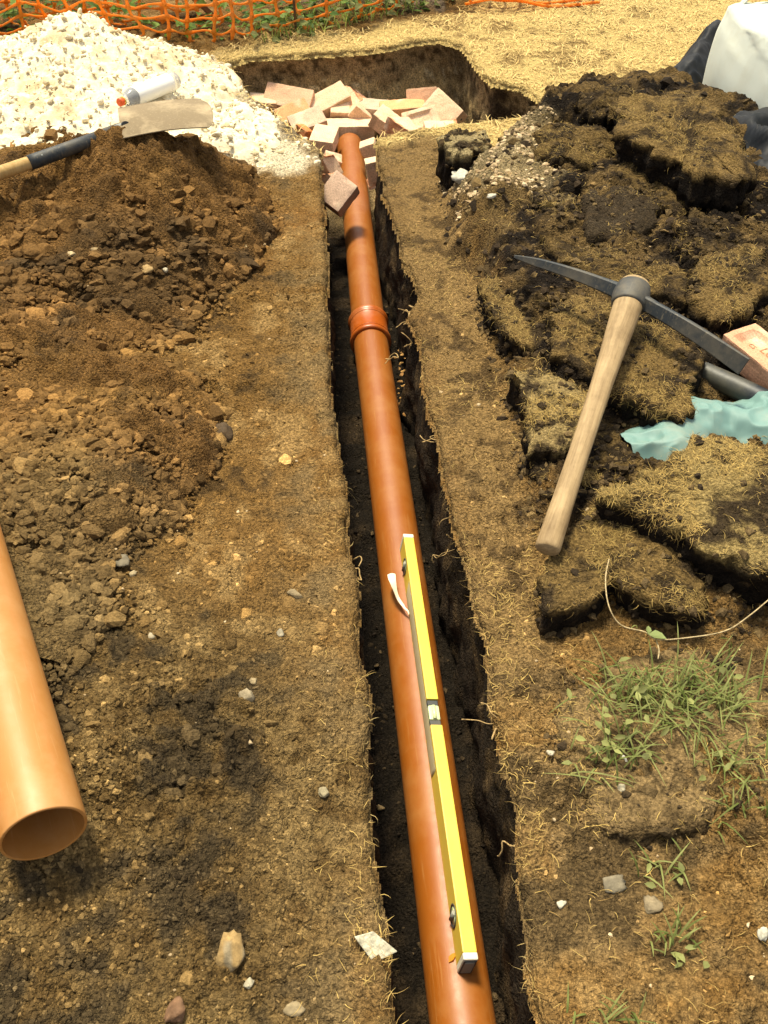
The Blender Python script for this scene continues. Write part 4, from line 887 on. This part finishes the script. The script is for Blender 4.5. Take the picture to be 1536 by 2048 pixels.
BR = [
 ('whole brick laid square across the far end of the orange pipe', 700, 259, 4.325, (0, 0, 2), dict(base=PALE)),
 ('brick lying left of the pipe end with its top brightly lit', 648, 281, 4.06, (4, -4, 82), dict(base=PALE, L=.15, kiss=False)),
 ('large brick leaning bed face outward at the left rear of the pile', 578, 200, 4.46, (38, 6, -12), dict(base=PINK)),
 ('thin edge of a brick sticking out at the far left of the pile', 526, 204, 4.44, (8, 5, 5), dict(base=PALE, L=.12, W=.09, H=.04)),
 ('orange brick tilted in front of the large leaning brick', 588, 234, 4.30, (35, -12, 28), dict(base=ORNG, L=.15)),
 ('long brick lying diagonally behind the whole crosswise brick', 652, 208, 4.46, (25, -20, 22), dict(base=PALE)),
 ('broken half brick topping the rear middle of the pile', 712, 192, 4.52, (28, -22, 30), dict(base=PALE, L=.13, broken=1)),
 ('chipped brick with curved break just behind the crosswise brick', 696, 222, 4.44, (20, 3, 4), dict(base=PALE, L=.16, broken=1)),
 ('speckled brick resting at the left end of the crosswise brick', 616, 248, 4.22, (22, -14, 18), dict(base=C(.55, .38, .26), L=.15, kiss=False)),
 ('grey speckled brick half hidden right behind the crosswise brick', 752, 222, 4.45, (6, 4, -4), dict(base=GREYB, L=.15)),
 ('brick with brown end and orange middle band right of centre', 805, 222, 4.40, (4, -3, 4), dict(base=ORNG, kissc=C(.25, .15, .09), L=.2)),
 ('brick standing tilted with its flat bed face toward the camera at rear right', 846, 202, 4.46, (62, -8, -8), dict(base=PINK, L=.14)),
 ('upright brick end with a dark slot at the right end of the pile', 890, 222, 4.30, (48, 20, -48), dict(base=PALE, L=.17, kiss=False)),
 ('frogged brick tilted toward the camera near the right rim', 842, 246, 4.18, (36, -10, 14), dict(base=PALE, L=.15, frog=True)),
 ('brick sloping down to the right beside the crosswise brick', 775, 247, 4.24, (8, 30, -20), dict(base=PALE, L=.13)),
 ('broken brick lump below the sloping brick near the right rim', 800, 262, 4.08, (15, 8, 30), dict(base=PALE, L=.12, broken=1)),
 ('pale brick piece wedged upright right of the pipe near its end', 741, 305, 3.92, (10, 70, 8), dict(base=PALE, L=.09, W=.06, kiss=False, broken=1)),
 ('pale brick shard wedged low between pipe and right trench wall', 748, 352, 3.62, (5, 80, 12), dict(base=PALE, L=.13, W=.05, H=.05, broken=1)),
 ('brick shard wedged low between pipe and left trench wall', 650, 325, 3.74, (20, 62, -14), dict(base=PALE, L=.14, W=.07, broken=1)),
 ('small brick fragment touching the left side of the pipe', 664, 322, 3.80, (20, 20, 10), dict(base=PINK, L=.07, W=.05, H=.05)),
 ('pale brick stump in the trench behind the rough broken chunk', 652, 352, 3.58, (12, 48, 6), dict(base=PALE, L=.12, W=.08, broken=1)),
 ('rough faced broken brick chunk leaning on the left side of the pipe', 677, 388, 3.36, (32, -38, 38), dict(base=C(.62, .42, .29), L=.115, W=.10, H=.08, kiss=False, kissc=PINK)),
 ('red orange brick lump at the left foot of the pile', 600, 266, 4.12, (10, 15, 40), dict(base=C(.55, .20, .06), L=.08, W=.07, H=.05, kiss=False, broken=1)),
 ('flat pale brick piece at the pit rim below the slotted brick', 888, 262, 4.0, (6, 2, 6), dict(base=PALE, L=.16, H=.04, kiss=False, broken=1)),
 ('pale brick corner poking up between the crosswise and diagonal bricks', 720, 228, 4.40, (10, 40, 5), dict(base=PALE, L=.09, W=.06, kiss=False)),
]
for i, (lab, px, py, Yd, rot, kw) in enumerate(BR):
    o = brick(lab, px, py, Yd, rot, 300+i*7, **kw)
    if 'slot' in lab:
        bm = bmesh.new(); box_bm(bm, .003, .040, .014, (.0845, -.022, .008), .0012); bm_obj('slot', bm, M_DARK, o)  # dark block proud of the face, standing in for the slot's inner shade
        bm = bmesh.new(); box_bm(bm, .003, .009, .009, (.0848, .020, -.004), .0012); bm_obj('hole_shade', bm, M_DARK, o)  # smaller dark block in place of shade inside the hole
# frogged brick at the right edge
A, B, D = at(1444, 669, .155), at(1516, 645, .155), at(1536, 735, .155)
ex = (D-A).normalized(); ey = Vector((-ex.y, ex.x, 0)); ey = ey if ey.dot(B-A) > 0 else -ey
cen = A+ex*.1075+ey*.05125; cen.z = .155-.0325
fb = link('brick', brick_mesh('frog_brick', seed=777, frog=True, base=C(.54, .29, .17), kiss=False), M_BRICK, label='pinkish brick with lettered frog upward beside the pickaxe blade at right edge', cat='brick')
fb.location = cen; fb.rotation_euler = (math.radians(2), math.radians(3), math.atan2(ex.y, ex.x))
M_INK = mat_plastic('stamped_letter', (.30, .15, .07), (.4, .22, .1), rough=.9, dust_amt=.4, scratch=False)
def text(body, size, loc, rotz, parent):
    cu = bpy.data.curves.new('letter', 'FONT'); cu.body = body; cu.size = size; cu.extrude = .0006; cu.align_x = 'CENTER'
    tmp = bpy.data.objects.new('letters', cu); COL.objects.link(tmp); dg = bpy.context.evaluated_depsgraph_get(); me = bpy.data.meshes.new_from_object(tmp.evaluated_get(dg)); bpy.data.objects.remove(tmp)
    o = link('stamped_letters', me, M_INK, parent); o.location = loc; o.rotation_euler = (0, 0, rotz); return o
text('LO', .034, (-.005, -.006, .0208), 0, fb); text('CS', .017, (-.046, -.014, .0208), math.radians(0), fb)

# ------------------------------------------------------------------ loose stones
STN = [
 (495, 1395, 46, C(.50, .40, .24), 'pale tan stone with worn hollow on the left ground'), (508, 1363, 24, C(.50, .38, .2), 'small tan stone just behind the hollowed tan stone'),
 (462, 1912, 92, C(.52, .34, .13), 'bone coloured flint with grey patches near the bottom left'), (352, 2022, 74, C(.26, .14, .07), 'reddish brown lump at the bottom edge on the left'),
 (243, 1122, 40, C(.23, .19, .12), 'flat grey slate flake in front of the clods beside the loose pipe'), (497, 1968, 34, C(.62, .54, .36), 'crumbly cream lump beside the bone coloured flint'),
 (590, 2020, 40, C(.42, .32, .17), 'tan lump at the bottom edge near the trench'), (760, 1616, 22, C(.62, .42, .18), 'round yellowish pebble down in the trench left of the pipe'),
 (925, 358, 40, C(.82, .76, .6), 'white chalk lump by the foot of the lone turf block'), (983, 394, 24, C(.8, .74, .58), 'white pebble in the gritty rubble'),
 (1222, 1768, 52, C(.30, .25, .16), 'grey slate chip with pale crust on the lower right soil'), (1302, 1815, 40, C(.36, .28, .16), 'flat tan stone below the grey slate chip'),
 (1250, 1522, 22, C(.86, .82, .68), 'bright white pebble at the front of the grassy clump'), (1243, 1577, 26, C(.48, .42, .28), 'pale oblong stone in front of the grassy clump'),
 (1528, 1868, 30, C(.78, .74, .58), 'white stone at the right edge of the picture near the bottom'), (1101, 1506, 18, C(.72, .64, .46), 'white pebble beside the dark crack left of the grassy clump'),
 (447, 868, 52, C(.13, .08, .035), 'big dark clod at the foot of the soil heap'), (294, 541, 32, C(.55, .36, .14), 'yellow tan stone on the face of the soil heap'),
 (331, 541, 18, C(.72, .62, .42), 'small white stone beside the yellow tan stone on the heap'), (190, 500, 28, C(.48, .34, .16), 'elongated tan stone on the left of the soil heap'),
 (142, 510, 20, C(.66, .5, .26), 'cream pebble left of the elongated tan stone'), (489, 500, 24, C(.52, .40, .2), 'upright tan stone at the right foot of the soil heap'),
 (303, 1042+230, 20, C(.6, .5, .32), 'pale stone on the grey crumbs beside the loose pipe'), (560, 1268, 26, C(.42, .36, .24), 'grey tan stone on the trodden ground by the trench'),
 (590, 1190, 34, C(.36, .27, .14), 'rounded brown stone sunk near the trench edge'), (648, 1585, 30, C(.46, .38, .22), 'tan stone cluster beside the trench edge'),
 (1122, 1810, 20, C(.74, .68, .5), 'white stone in the bare patch right of the trench bottom'), (1390, 600+9, 14, C(.72, .66, .5), 'white stone beside the turf behind the pickaxe blade'),
 (440, 182, 40, C(.70, .54, .28), 'flat yellow stone at the pit rim beside the limestone heap'), (265, 1148, 18, C(.56, .44, .24), 'small tan stone by the grey slate flake'),
]
for i, (px, py, sz, col, lab) in enumerate(STN):
    p = at(px, py)
    z0 = onto(px, py).z if sdf(HD, np.array([p.x]), np.array([p.y]))[0] > 0 else -.33
    if (1080 < px < 1560 and 1290 < py < 1680): z0 = max(z0, .02)
    p = at(px, py, z0); t_ = (HC-z0)/(SP+(py-1024)/FPX*CP); S = sz*t_/FPX*.5
    V, F, Cv = lumps(np.zeros((1, 3)), np.array([S]), col[None]*.56, 3, 500+i, .62 if 'flat' not in lab and 'chip' not in lab else .3, .34)
    cc = Cv*(1+.35*fbm3(V/S, 1.6, 3, i)[:, None])
    if 'grey patches' in lab: V[:, 1] *= 1.25; V[:, 0] *= .7; cc = mixc(cc, C(.24, .19, .11), sstep(.1, .25, fbm3(V/S, 1.2, 2, 9)))
    o = link('stone' if 'clod' not in lab else 'clod', npmesh('stone', V, F, cc), M_STONE, label=lab, cat='stone' if 'clod' not in lab else 'clod', group='single stones lying about'); o.location = (p.x, p.y, z0+S*.12)
# angular grey slate stuck at the trench edge
bm = bmesh.new(); box_bm(bm, .045, .03, .008, (0, 0, 0), .0015)
for v in bm.verts: v.co.x += v.co.y*.5; v.co.y *= 1+v.co.x*8
o = bm_obj('slate_chip', bm, mat_tint('slate', base=(.42, .38, .27), rough=.7), label='angular pale slate chip jutting from the left trench edge near the bottom', cat='stone'); o.location = at(748, 1892, .005); o.rotation_euler = (.25, .35, -.7)

# ------------------------------------------------------------------ fence, weeds and path behind
FEN = [at(-330, 70), at(-60, 90), at(160, 92), at(330, 90), at(450, 84), at(550, 71), at(640, 52), at(720, 34), at(830, 8), at(960, -26)]
def fence(name, label, path, H, cw, ch, seed, lean=0.0, offz=0.0):
    pts = smooth_path(path, 10); cum = [0]
    for a, b_ in zip(pts, pts[1:]): cum.append(cum[-1]+(b_-a).length)
    Lt = cum[-1]; xs_, ys_ = np.array([p.x for p in pts]), np.array([p.y for p in pts])
    def pos(s, h):
        s = np.asarray(s, float); h = np.asarray(h, float)
        x = np.interp(s, cum, xs_); y = np.interp(s, cum, ys_)
        n1 = fbm2(s, h, 3.5, 2, seed); n2 = fbm2(s, h, 3.0, 2, seed+1); n3 = fbm2(s, h, 7, 2, seed+2)
        return np.c_[x+.05*n1*(h > .02)+.02*n3, y+.07*n2+lean*h, offz+h*(1+.06*n1)+.030*n3+.025*fbm2(s, s*0, 2.2, 2, seed+3)]
    root = empty(name, pts[0], label=label, cat='fence', group='orange plastic mesh barrier layers')
    nh, nv = int(H/ch), int(Lt/cw); wob = np.random.default_rng(seed)
    def ribbon(cen, up, wdt, th):
        nrmv = np.cross(np.gradient(cen, axis=0), up); nrmv /= np.linalg.norm(nrmv, axis=1)[:, None]+1e-9
        V = np.stack([cen-up*(wdt*.5)[:, None]-nrmv*th, cen+up*(wdt*.5)[:, None]-nrmv*th, cen+up*(wdt*.5)[:, None]+nrmv*th, cen-up*(wdt*.5)[:, None]+nrmv*th], 1).reshape(-1, 3)
        return npmesh('strand', V, gridF(len(cen), 4, True))
    sv = np.cumsum(np.r_[0, cw*wob.uniform(.8, 1.2, nv)])
    for i in range(nh+1):
        s = np.linspace(0, min(Lt, sv[-1]), nv*5+1); d = np.min(np.abs(s[:, None]-sv[None]), 1)
        wdt = .0085+.012*np.exp(-(d/.016)**2); cen = pos(s, np.full_like(s, i*ch)+.004*np.sin(s*40+i)); up = np.tile([0, 0, 1.], (len(s), 1))
        o = link('horizontal_strand', ribbon(cen, up, wdt, .0011), M_ORANGE); child(o, root)
    for j in range(nv+1):
        h = np.linspace(-.01, nh*ch+.01, nh*5+1); d = np.min(np.abs(h[:, None]-(np.arange(nh+1)*ch)[None]), 1)
        wdt = .013+.011*np.exp(-(d/.012)**2); cen = pos(np.full_like(h, sv[j]), h); sdv_ = pos(np.full_like(h, sv[j]+.01), h)-cen; sdv_ /= np.linalg.norm(sdv_, axis=1)[:, None]
        o = link('vertical_strand', ribbon(cen, sdv_, wdt, .0013), M_ORANGE); child(o, root)
    return root
fence('mesh_fence', 'orange plastic mesh fence standing behind the limestone heap', FEN, .55, .118, .054, 600, -.10)
fence('mesh_fence', 'second crumpled layer of orange mesh behind the fence at top left', [p+Vector((0, .30, 0)) for p in FEN[:5]], .55, .085, .048, 640, .06)
# loose mesh trampled flat at the top right of the fence
pth = [at(930, 8, .03), at(1010, 4, .05), at(1100, 5, .03), at(1200, 2, .03)]
r = empty('mesh_scrap', pth[0], label='scraps of orange mesh lying on the lawn at the top edge', cat='mesh scrap')
for i in range(3):
    pp = smooth_path([p+Vector((0, .05*i+.02*math.sin(3*j+i), .02*math.sin(j*2+i))) for j, p in enumerate(pth)], 6)
    o = link('strand', tube_mesh('strand', pp, .007, 6), M_ORANGE); child(o, r)
for j in range(9):
    q = pth[0].lerp(pth[-1], (j+.3)/9); o = link('strand', tube_mesh('strand', [q+Vector((0, -.02, .02)), q+Vector((.02, .05, .05)), q+Vector((.03, .13, .03))], .007, 6), M_ORANGE); child(o, r)
pb = at(592, 62); pin = link('steel_pin', tube_mesh('steel_pin', [pb+Vector((0, 0, -.1)), pb+Vector((-.004, .0, .4)), pb+Vector((-.01, .02, 1.0))], .006, 8), M_RUST, label='thin rusty steel pin holding up the mesh fence', cat='fence pin')
bm = bmesh.new(); box_bm(bm, .022, .09, .62, (0, 0, .31), .002); o = bm_obj('plank', bm, M_PLANK, label='short brown plank leaning behind the mesh fence', cat='plank'); o.location = at(425, 52); o.location.y += .12; o.rotation_euler = (-.3, -.75, .5)
# weeds
def weeds(name, label, n, xr, yr, h, seed, keep=None, L=.05, parent=None, colA=C(.07, .14, .02), colB=C(.16, .24, .04), kind='stuff', cat='weeds'):
    rng = np.random.default_rng(seed); Q = np.c_[rng.uniform(*xr, n), rng.uniform(*yr, n)]
    if keep is not None: Q = Q[keep(Q[:, 0], Q[:, 1])]
    n = len(Q); hh = h*rng.random(n)**.8*(.45+.55*sstep(-.3, .3, fbm2(Q[:, 0], Q[:, 1], 4, 2, seed)))
    P = np.c_[Q, gz(Q[:, 0], Q[:, 1], False)+hh]; a = rng.uniform(0, 6.28, n); D = np.c_[np.cos(a), np.sin(a), rng.uniform(-.3, .4, n)]; D /= np.linalg.norm(D, axis=1)[:, None]
    Nn = np.c_[rng.normal(size=(n, 2))*.45, np.ones(n)]; Nn -= (Nn*D).sum(1)[:, None]*D; Nn /= np.linalg.norm(Nn, axis=1)[:, None]
    col = mixc(np.tile(colA, (n, 1)), colB, rng.random(n))
    V, F, Cv = leafmesh(P, D, Nn, L*rng.uniform(.5, 1.3, n), L*.75*rng.uniform(.6, 1.2, n), col, seed)
    return link(name, npmesh(name, V, F, Cv, False), M_LEAF, parent, label=label, cat=cat, kind=kind)
fx, fy = np.array([p.x for p in FEN]), np.array([p.y for p in FEN])
def nearf(a, b): return lambda x, y: ((y-np.interp(x, fx, fy)) > a) & ((y-np.interp(x, fx, fy)) < b) & (fbm2(x, y, 3.0, 2, 160) > -.35)
weeds('fence_weeds', 'dark green leafy weeds growing behind the orange mesh fence', 5200, (-2.6, .35), (4.4, 6.2), .20, 701, nearf(.02, .42))
weeds('fence_weeds', 'green leafy weeds in front of the fence beside the rusty pin', 1500, (-.85, .7), (4.6, 6.2), .11, 702, lambda x, y: nearf(-.16, .03)(x, y) & (x > -.62), colB=G2)
lw = empty('leafy_weed', at(-10, 100), label='bright leafy weed at the left edge beside the limestone heap', cat='weed')
o = weeds('leaves', None, 260, (-2.25, -1.75), (4.25, 4.62), .17, 703, None, .07, None, G1, G2*.9, None, None); child(o, lw)
o = link('stem', tube_mesh('stem', [at(-10, 100), at(-10, 100)+Vector((.02, 0, .14))], .005, 6), M_LEAF); child(o, lw)
rng = np.random.default_rng(704); n = 3200; Q = np.c_[rng.uniform(-.6, 1.0, n), rng.uniform(4.7, 6.2, n)]; d = Q[:, 1]-np.interp(Q[:, 0], fx, fy); Q = Q[(d > -.13) & (d < .25)]
V, F, Cv = blades(np.c_[Q, gz(Q[:, 0], Q[:, 1], False)], .10, .006, 705, C(.13, .20, .03), C(.34, .36, .09), .8); link('fence_grass', npmesh('fence_grass', V, F, Cv), M_LEAF, label='long grass along the foot of the fence right of the pin', cat='grass', kind='stuff')

# ------------------------------------------------------------------ bulk bag, polythene, sheet, tube
def bag():
    A = Vector((1.262, 3.97, 0)); d = Vector((.17, -.985, 0)).normalized(); e = Vector((.985, .17, 0)).normalized(); L, W, H = .92, .88, .355
    root = empty('bulk_bag', A+(d*L+e*W)*.5, label='white woven bulk bag standing at the top right', cat='bag')
    n = 44; per = []
    for s in np.linspace(0, 1, n, endpoint=False): per.append((0, s))
    for s in np.linspace(0, 1, n, endpoint=False): per.append((s, 1))
    for s in np.linspace(0, 1, n, endpoint=False): per.append((1, 1-s))
    for s in np.linspace(0, 1, n, endpoint=False): per.append((1-s, 0))
    per = np.array(per); cx = per-.5; V = []
    nz = 26
    for i in range(nz):
        s = i/(nz-1); out = 1+.10*(1-s)+.05*math.sin(s*3.1)
        q = cx*out; rr_ = np.maximum(np.abs(q[:, 0]), np.abs(q[:, 1])); q = q*(1-.05*(np.abs(q[:, 0]*q[:, 1])*4)**3)[:, None]
        p = np.array([(A+e*(W*(a+.5))+d*(L*(b+.5)))[:] for a, b in q]); p[:, 2] = H*s
        V.append(p)
    for i in range(1, 14):                                    # top closing inward with folds
        s = i/13; q = cx*(1.0-s)
        p = np.array([(A+e*(W*(a+.5))+d*(L*(b+.5)))[:] for a, b in q]); p[:, 2] = H+.05*math.sin(min(1, s*2.5)*1.57)-.0*s; V.append(p)
    V = np.concatenate(V); topf = sstep(.6*H, H*1.02, V[:, 2])
    along = V@np.array(d[:]); acr = V@np.array(e[:])
    V[:, 2] += topf*(.018*np.abs(fbm2(acr*1.5+along*.5, along*4+acr*2, 3, 3, 801))+.02*fbm2(acr, along, 4, 3, 802))
    nx = fbm3(V, 3.5, 3, 803)*.014+topf*.020*np.abs(fbm2(V[:, 2]*14+along*2.5, along*1.3, 1.4, 3, 804))
    V[:, :2] -= np.outer(nx, np.array(e[:2])); 
    o = link('bag_body', npmesh('bag_body', V, gridF(nz+13, 4*n, True)), M_BAG); child(o, root)
    # grey liner gathered on top
    xs_ = []; m_ = 40; P0 = A+e*.16+d*.10
    for i in range(m_):
        for j in range(m_):
            a, b = i/(m_-1), j/(m_-1); p = P0+e*(.6*a)+d*(.5*b)
            r_ = math.sqrt((a-.5)**2+(b-.5)**2)*2; xs_.append((p.x, p.y, H+.035+.12*max(0, 1-r_)**.7))
    xs_ = np.array(xs_); xs_[:, 2] += .03*np.abs(fbm2(xs_[:, 0], xs_[:, 1], 9, 3, 805))-.03
    o = link('gathered_top', npmesh('gathered_top', xs_, gridF(m_, m_)), M_BAG); child(o, root)
    for (a, b) in ((.03, .06), (.03, .9)):
        q = A+e*a+d*(L*b); o = link('lifting_loop', tube_mesh('lifting_loop', smooth_path([q+Vector((0, 0, H-.03)), q+e*.05+Vector((0, 0, H+.05)), q+e*.16+d*.03+Vector((0, 0, H+.045)), q+e*.22+Vector((0, 0, H+.03))], 6), .010, 8, oval=[(1.6, .4)]*19), M_BAG); child(o, root)
bag()
def crumple(name, label, cat, path, wd, hh, mat, seed, fold=.05, res=(90, 36), thick=.0008):
    """crumpled sheet along a path: arch profile over a width, with sharp folds"""
    pts = smooth_path(path, 12); tt = np.linspace(0, len(pts)-1, res[0]); PX = np.array([[p.x, p.y, p.z] for p in pts]); Pc = np.c_[[np.interp(tt, np.arange(len(pts)), PX[:, i]) for i in range(3)]].T
    dr = np.gradient(Pc, axis=0); dr /= np.linalg.norm(dr, axis=1)[:, None]+1e-9; sd2 = np.c_[dr[:, 1], -dr[:, 0], np.zeros(len(dr))]
    q = np.linspace(-1, 1, res[1]); V = (Pc[:, None, :]+sd2[:, None, :]*(q*wd*.5)[None, :, None]); 
    hgt = np.interp(tt/(len(pts)-1), np.linspace(0, 1, len(hh)), hh)
    V[:, :, 2] += (hgt[:, None]*(1-q**2)[None, :]); V = V.reshape(-1, 3)
    f1 = 1-2.6*np.abs(vn2(V[:, 0]*7+V[:, 1]*4, V[:, 1]*8-V[:, 0]*3, seed)); f2 = 1-2*np.abs(fbm2(V[:, 0], V[:, 1], 19, 2, seed+1))
    V[:, 2] += fold*(f1-.4)+fold*.35*(f2-.4); V[:, 0] += fold*.5*fbm3(V, 9, 2, seed+2); V[:, 1] += fold*.5*fbm3(V, 9, 2, seed+3)
    return link(name, npmesh(name, V, gridF(*res)), mat, label=label, cat=cat)
crumple('black_sheet', 'black polythene sheet bunched up behind the turf beside the white bag', 'plastic sheet', [at(1325, 195, .0), at(1370, 165, .02), at(1425, 120, .03), at(1500, 90, .03)], .17, [.02, .09, .16, .08], M_BLACK, 901, .03)
crumple('black_sheet', 'black polythene sheet bulging out in front of the white bag at right', 'plastic sheet', [at(1440, 250, .03), at(1500, 330, .03), at(1545, 430, .03), at(1600, 560, .02), at(1620, 680, .02)], .38, [.06, .17, .14, .09, .05], M_BLACK, 905, .04)
crumple('turquoise_sheet', 'crumpled turquoise plastic sheet under the turf slabs at right', 'plastic sheet', [at(1250, 905, .068), at(1330, 888, .075), at(1420, 852, .080), at(1520, 850, .085), at(1680, 865, .08)], .21, [.02, .04, .05, .05, .03], M_TEAL, 910, .026, (170, 80))
ta, tb = at(1405, 745, .085), at(1640, 862, .085)
o = link('black_tube', tube_mesh('black_tube', smooth_path([ta, ta.lerp(tb, .5)+Vector((0, 0, .006)), tb], 8), .027, 28), M_TUBE, label='dusty black tube lying between the frogged brick and turquoise sheet', cat='tube')

# ------------------------------------------------------------------ stems, roots, chips
def zt(px, py, z): return at(px, py, z)
st = [zt(1218, 1118, .11), zt(1211, 1160, .10), zt(1218, 1213, .09), zt(1242, 1250, .065), zt(1290, 1264, .06), zt(1315, 1279, .06), zt(1380, 1275, .06), zt(1450, 1262, .07), zt(1498, 1232, .09), zt(1560, 1180, .10)]
r = empty('bindweed_stem', st[4], label='pale bent weed stem with one green leaf above the grassy clump', cat='plant')
M_STEM = mat_tint('dry_stem', base=(.38, .29, .15), rough=.7, bump=.2)
o = link('stem', tube_mesh('stem', smooth_path(st, 6), .0013, 8), M_STEM); child(o, r)
o = link('side_stem', tube_mesh('side_stem', smooth_path([zt(1312, 1280, .06), zt(1318, 1300, .055), zt(1316, 1318, .05)], 4), .0014, 6), M_STEM); child(o, r)
pl = np.array([zt(1296, 1268, .066)[:]]*2); V, F, Cv = leafmesh(pl, np.array([[.95, -.3, .05], [.2, .9, .3]]), np.array([[0, .2, 1.], [.3, 0, 1]]), np.array([.034, .018]), np.array([.024, .012]), C(.30, .36, .13), 2)
o = link('leaf', npmesh('leaf', V, F, Cv), M_LEAF); child(o, r)
rng = random.Random(8); Vs, Fs, off = [], [], 0
M_ROOT = mat_tint('root', base=(.36, .24, .10), rough=.8, bump=.3)
ROOTS = [(960, 1030, -.02), (940, 1010, -.03), (905, 1020, -.04), (800, 700, -.14), (825, 690, -.12), (835, 560, -.05), (820, 640, -.06), (880, 880, -.03), (1000, 1440, -.02), (1020, 1700, -.02), (905, 1100, -.1), (660, 690, -.06), (700, 1130, -.05), (830, 620, -.03)]
rt = empty('roots', at(900, 1000, -.05), label='thin curling roots sticking out of the trench walls', cat='roots', kind='stuff')
for (px, py, z) in ROOTS:
    for kx in range(3):
        p = at(px+rng.uniform(-12, 12), py+rng.uniform(-14, 14), z+rng.uniform(-.015, .015)); pts = [p]; dvv = Vector((rng.uniform(-1, .2), rng.uniform(-.7, .7), rng.uniform(-.3, .6)))
        for q in range(4): dvv = (dvv+Vector((rng.gauss(0, .7), rng.gauss(0, .7), rng.gauss(0, .5)))).normalized(); pts.append(pts[-1]+dvv*.016)
        o = link('root', tube_mesh('root', smooth_path(pts, 4), rng.uniform(.0008, .0018), 5), M_ROOT); child(o, rt)
rng2 = np.random.default_rng(9); n = 40; Pp = np.array([at(rng2.normal(806, 8), rng2.uniform(700, 830), -.315+rng2.uniform(-.01, .02))[:] for _ in range(n)])
V, F, Cv = lumps(Pp, rng2.uniform(.004, .012, n), mixc(np.tile(C(.42, .24, .07), (n, 1)), C(.20, .09, .02), rng2.random(n)), 1, 10, .5, .3)
link('wood_chips', npmesh('wood_chips', V, F, Cv, False), M_STONE, label='orange brown rotten wood chips in the trench right of the pipe', cat='wood chips', kind='stuff')
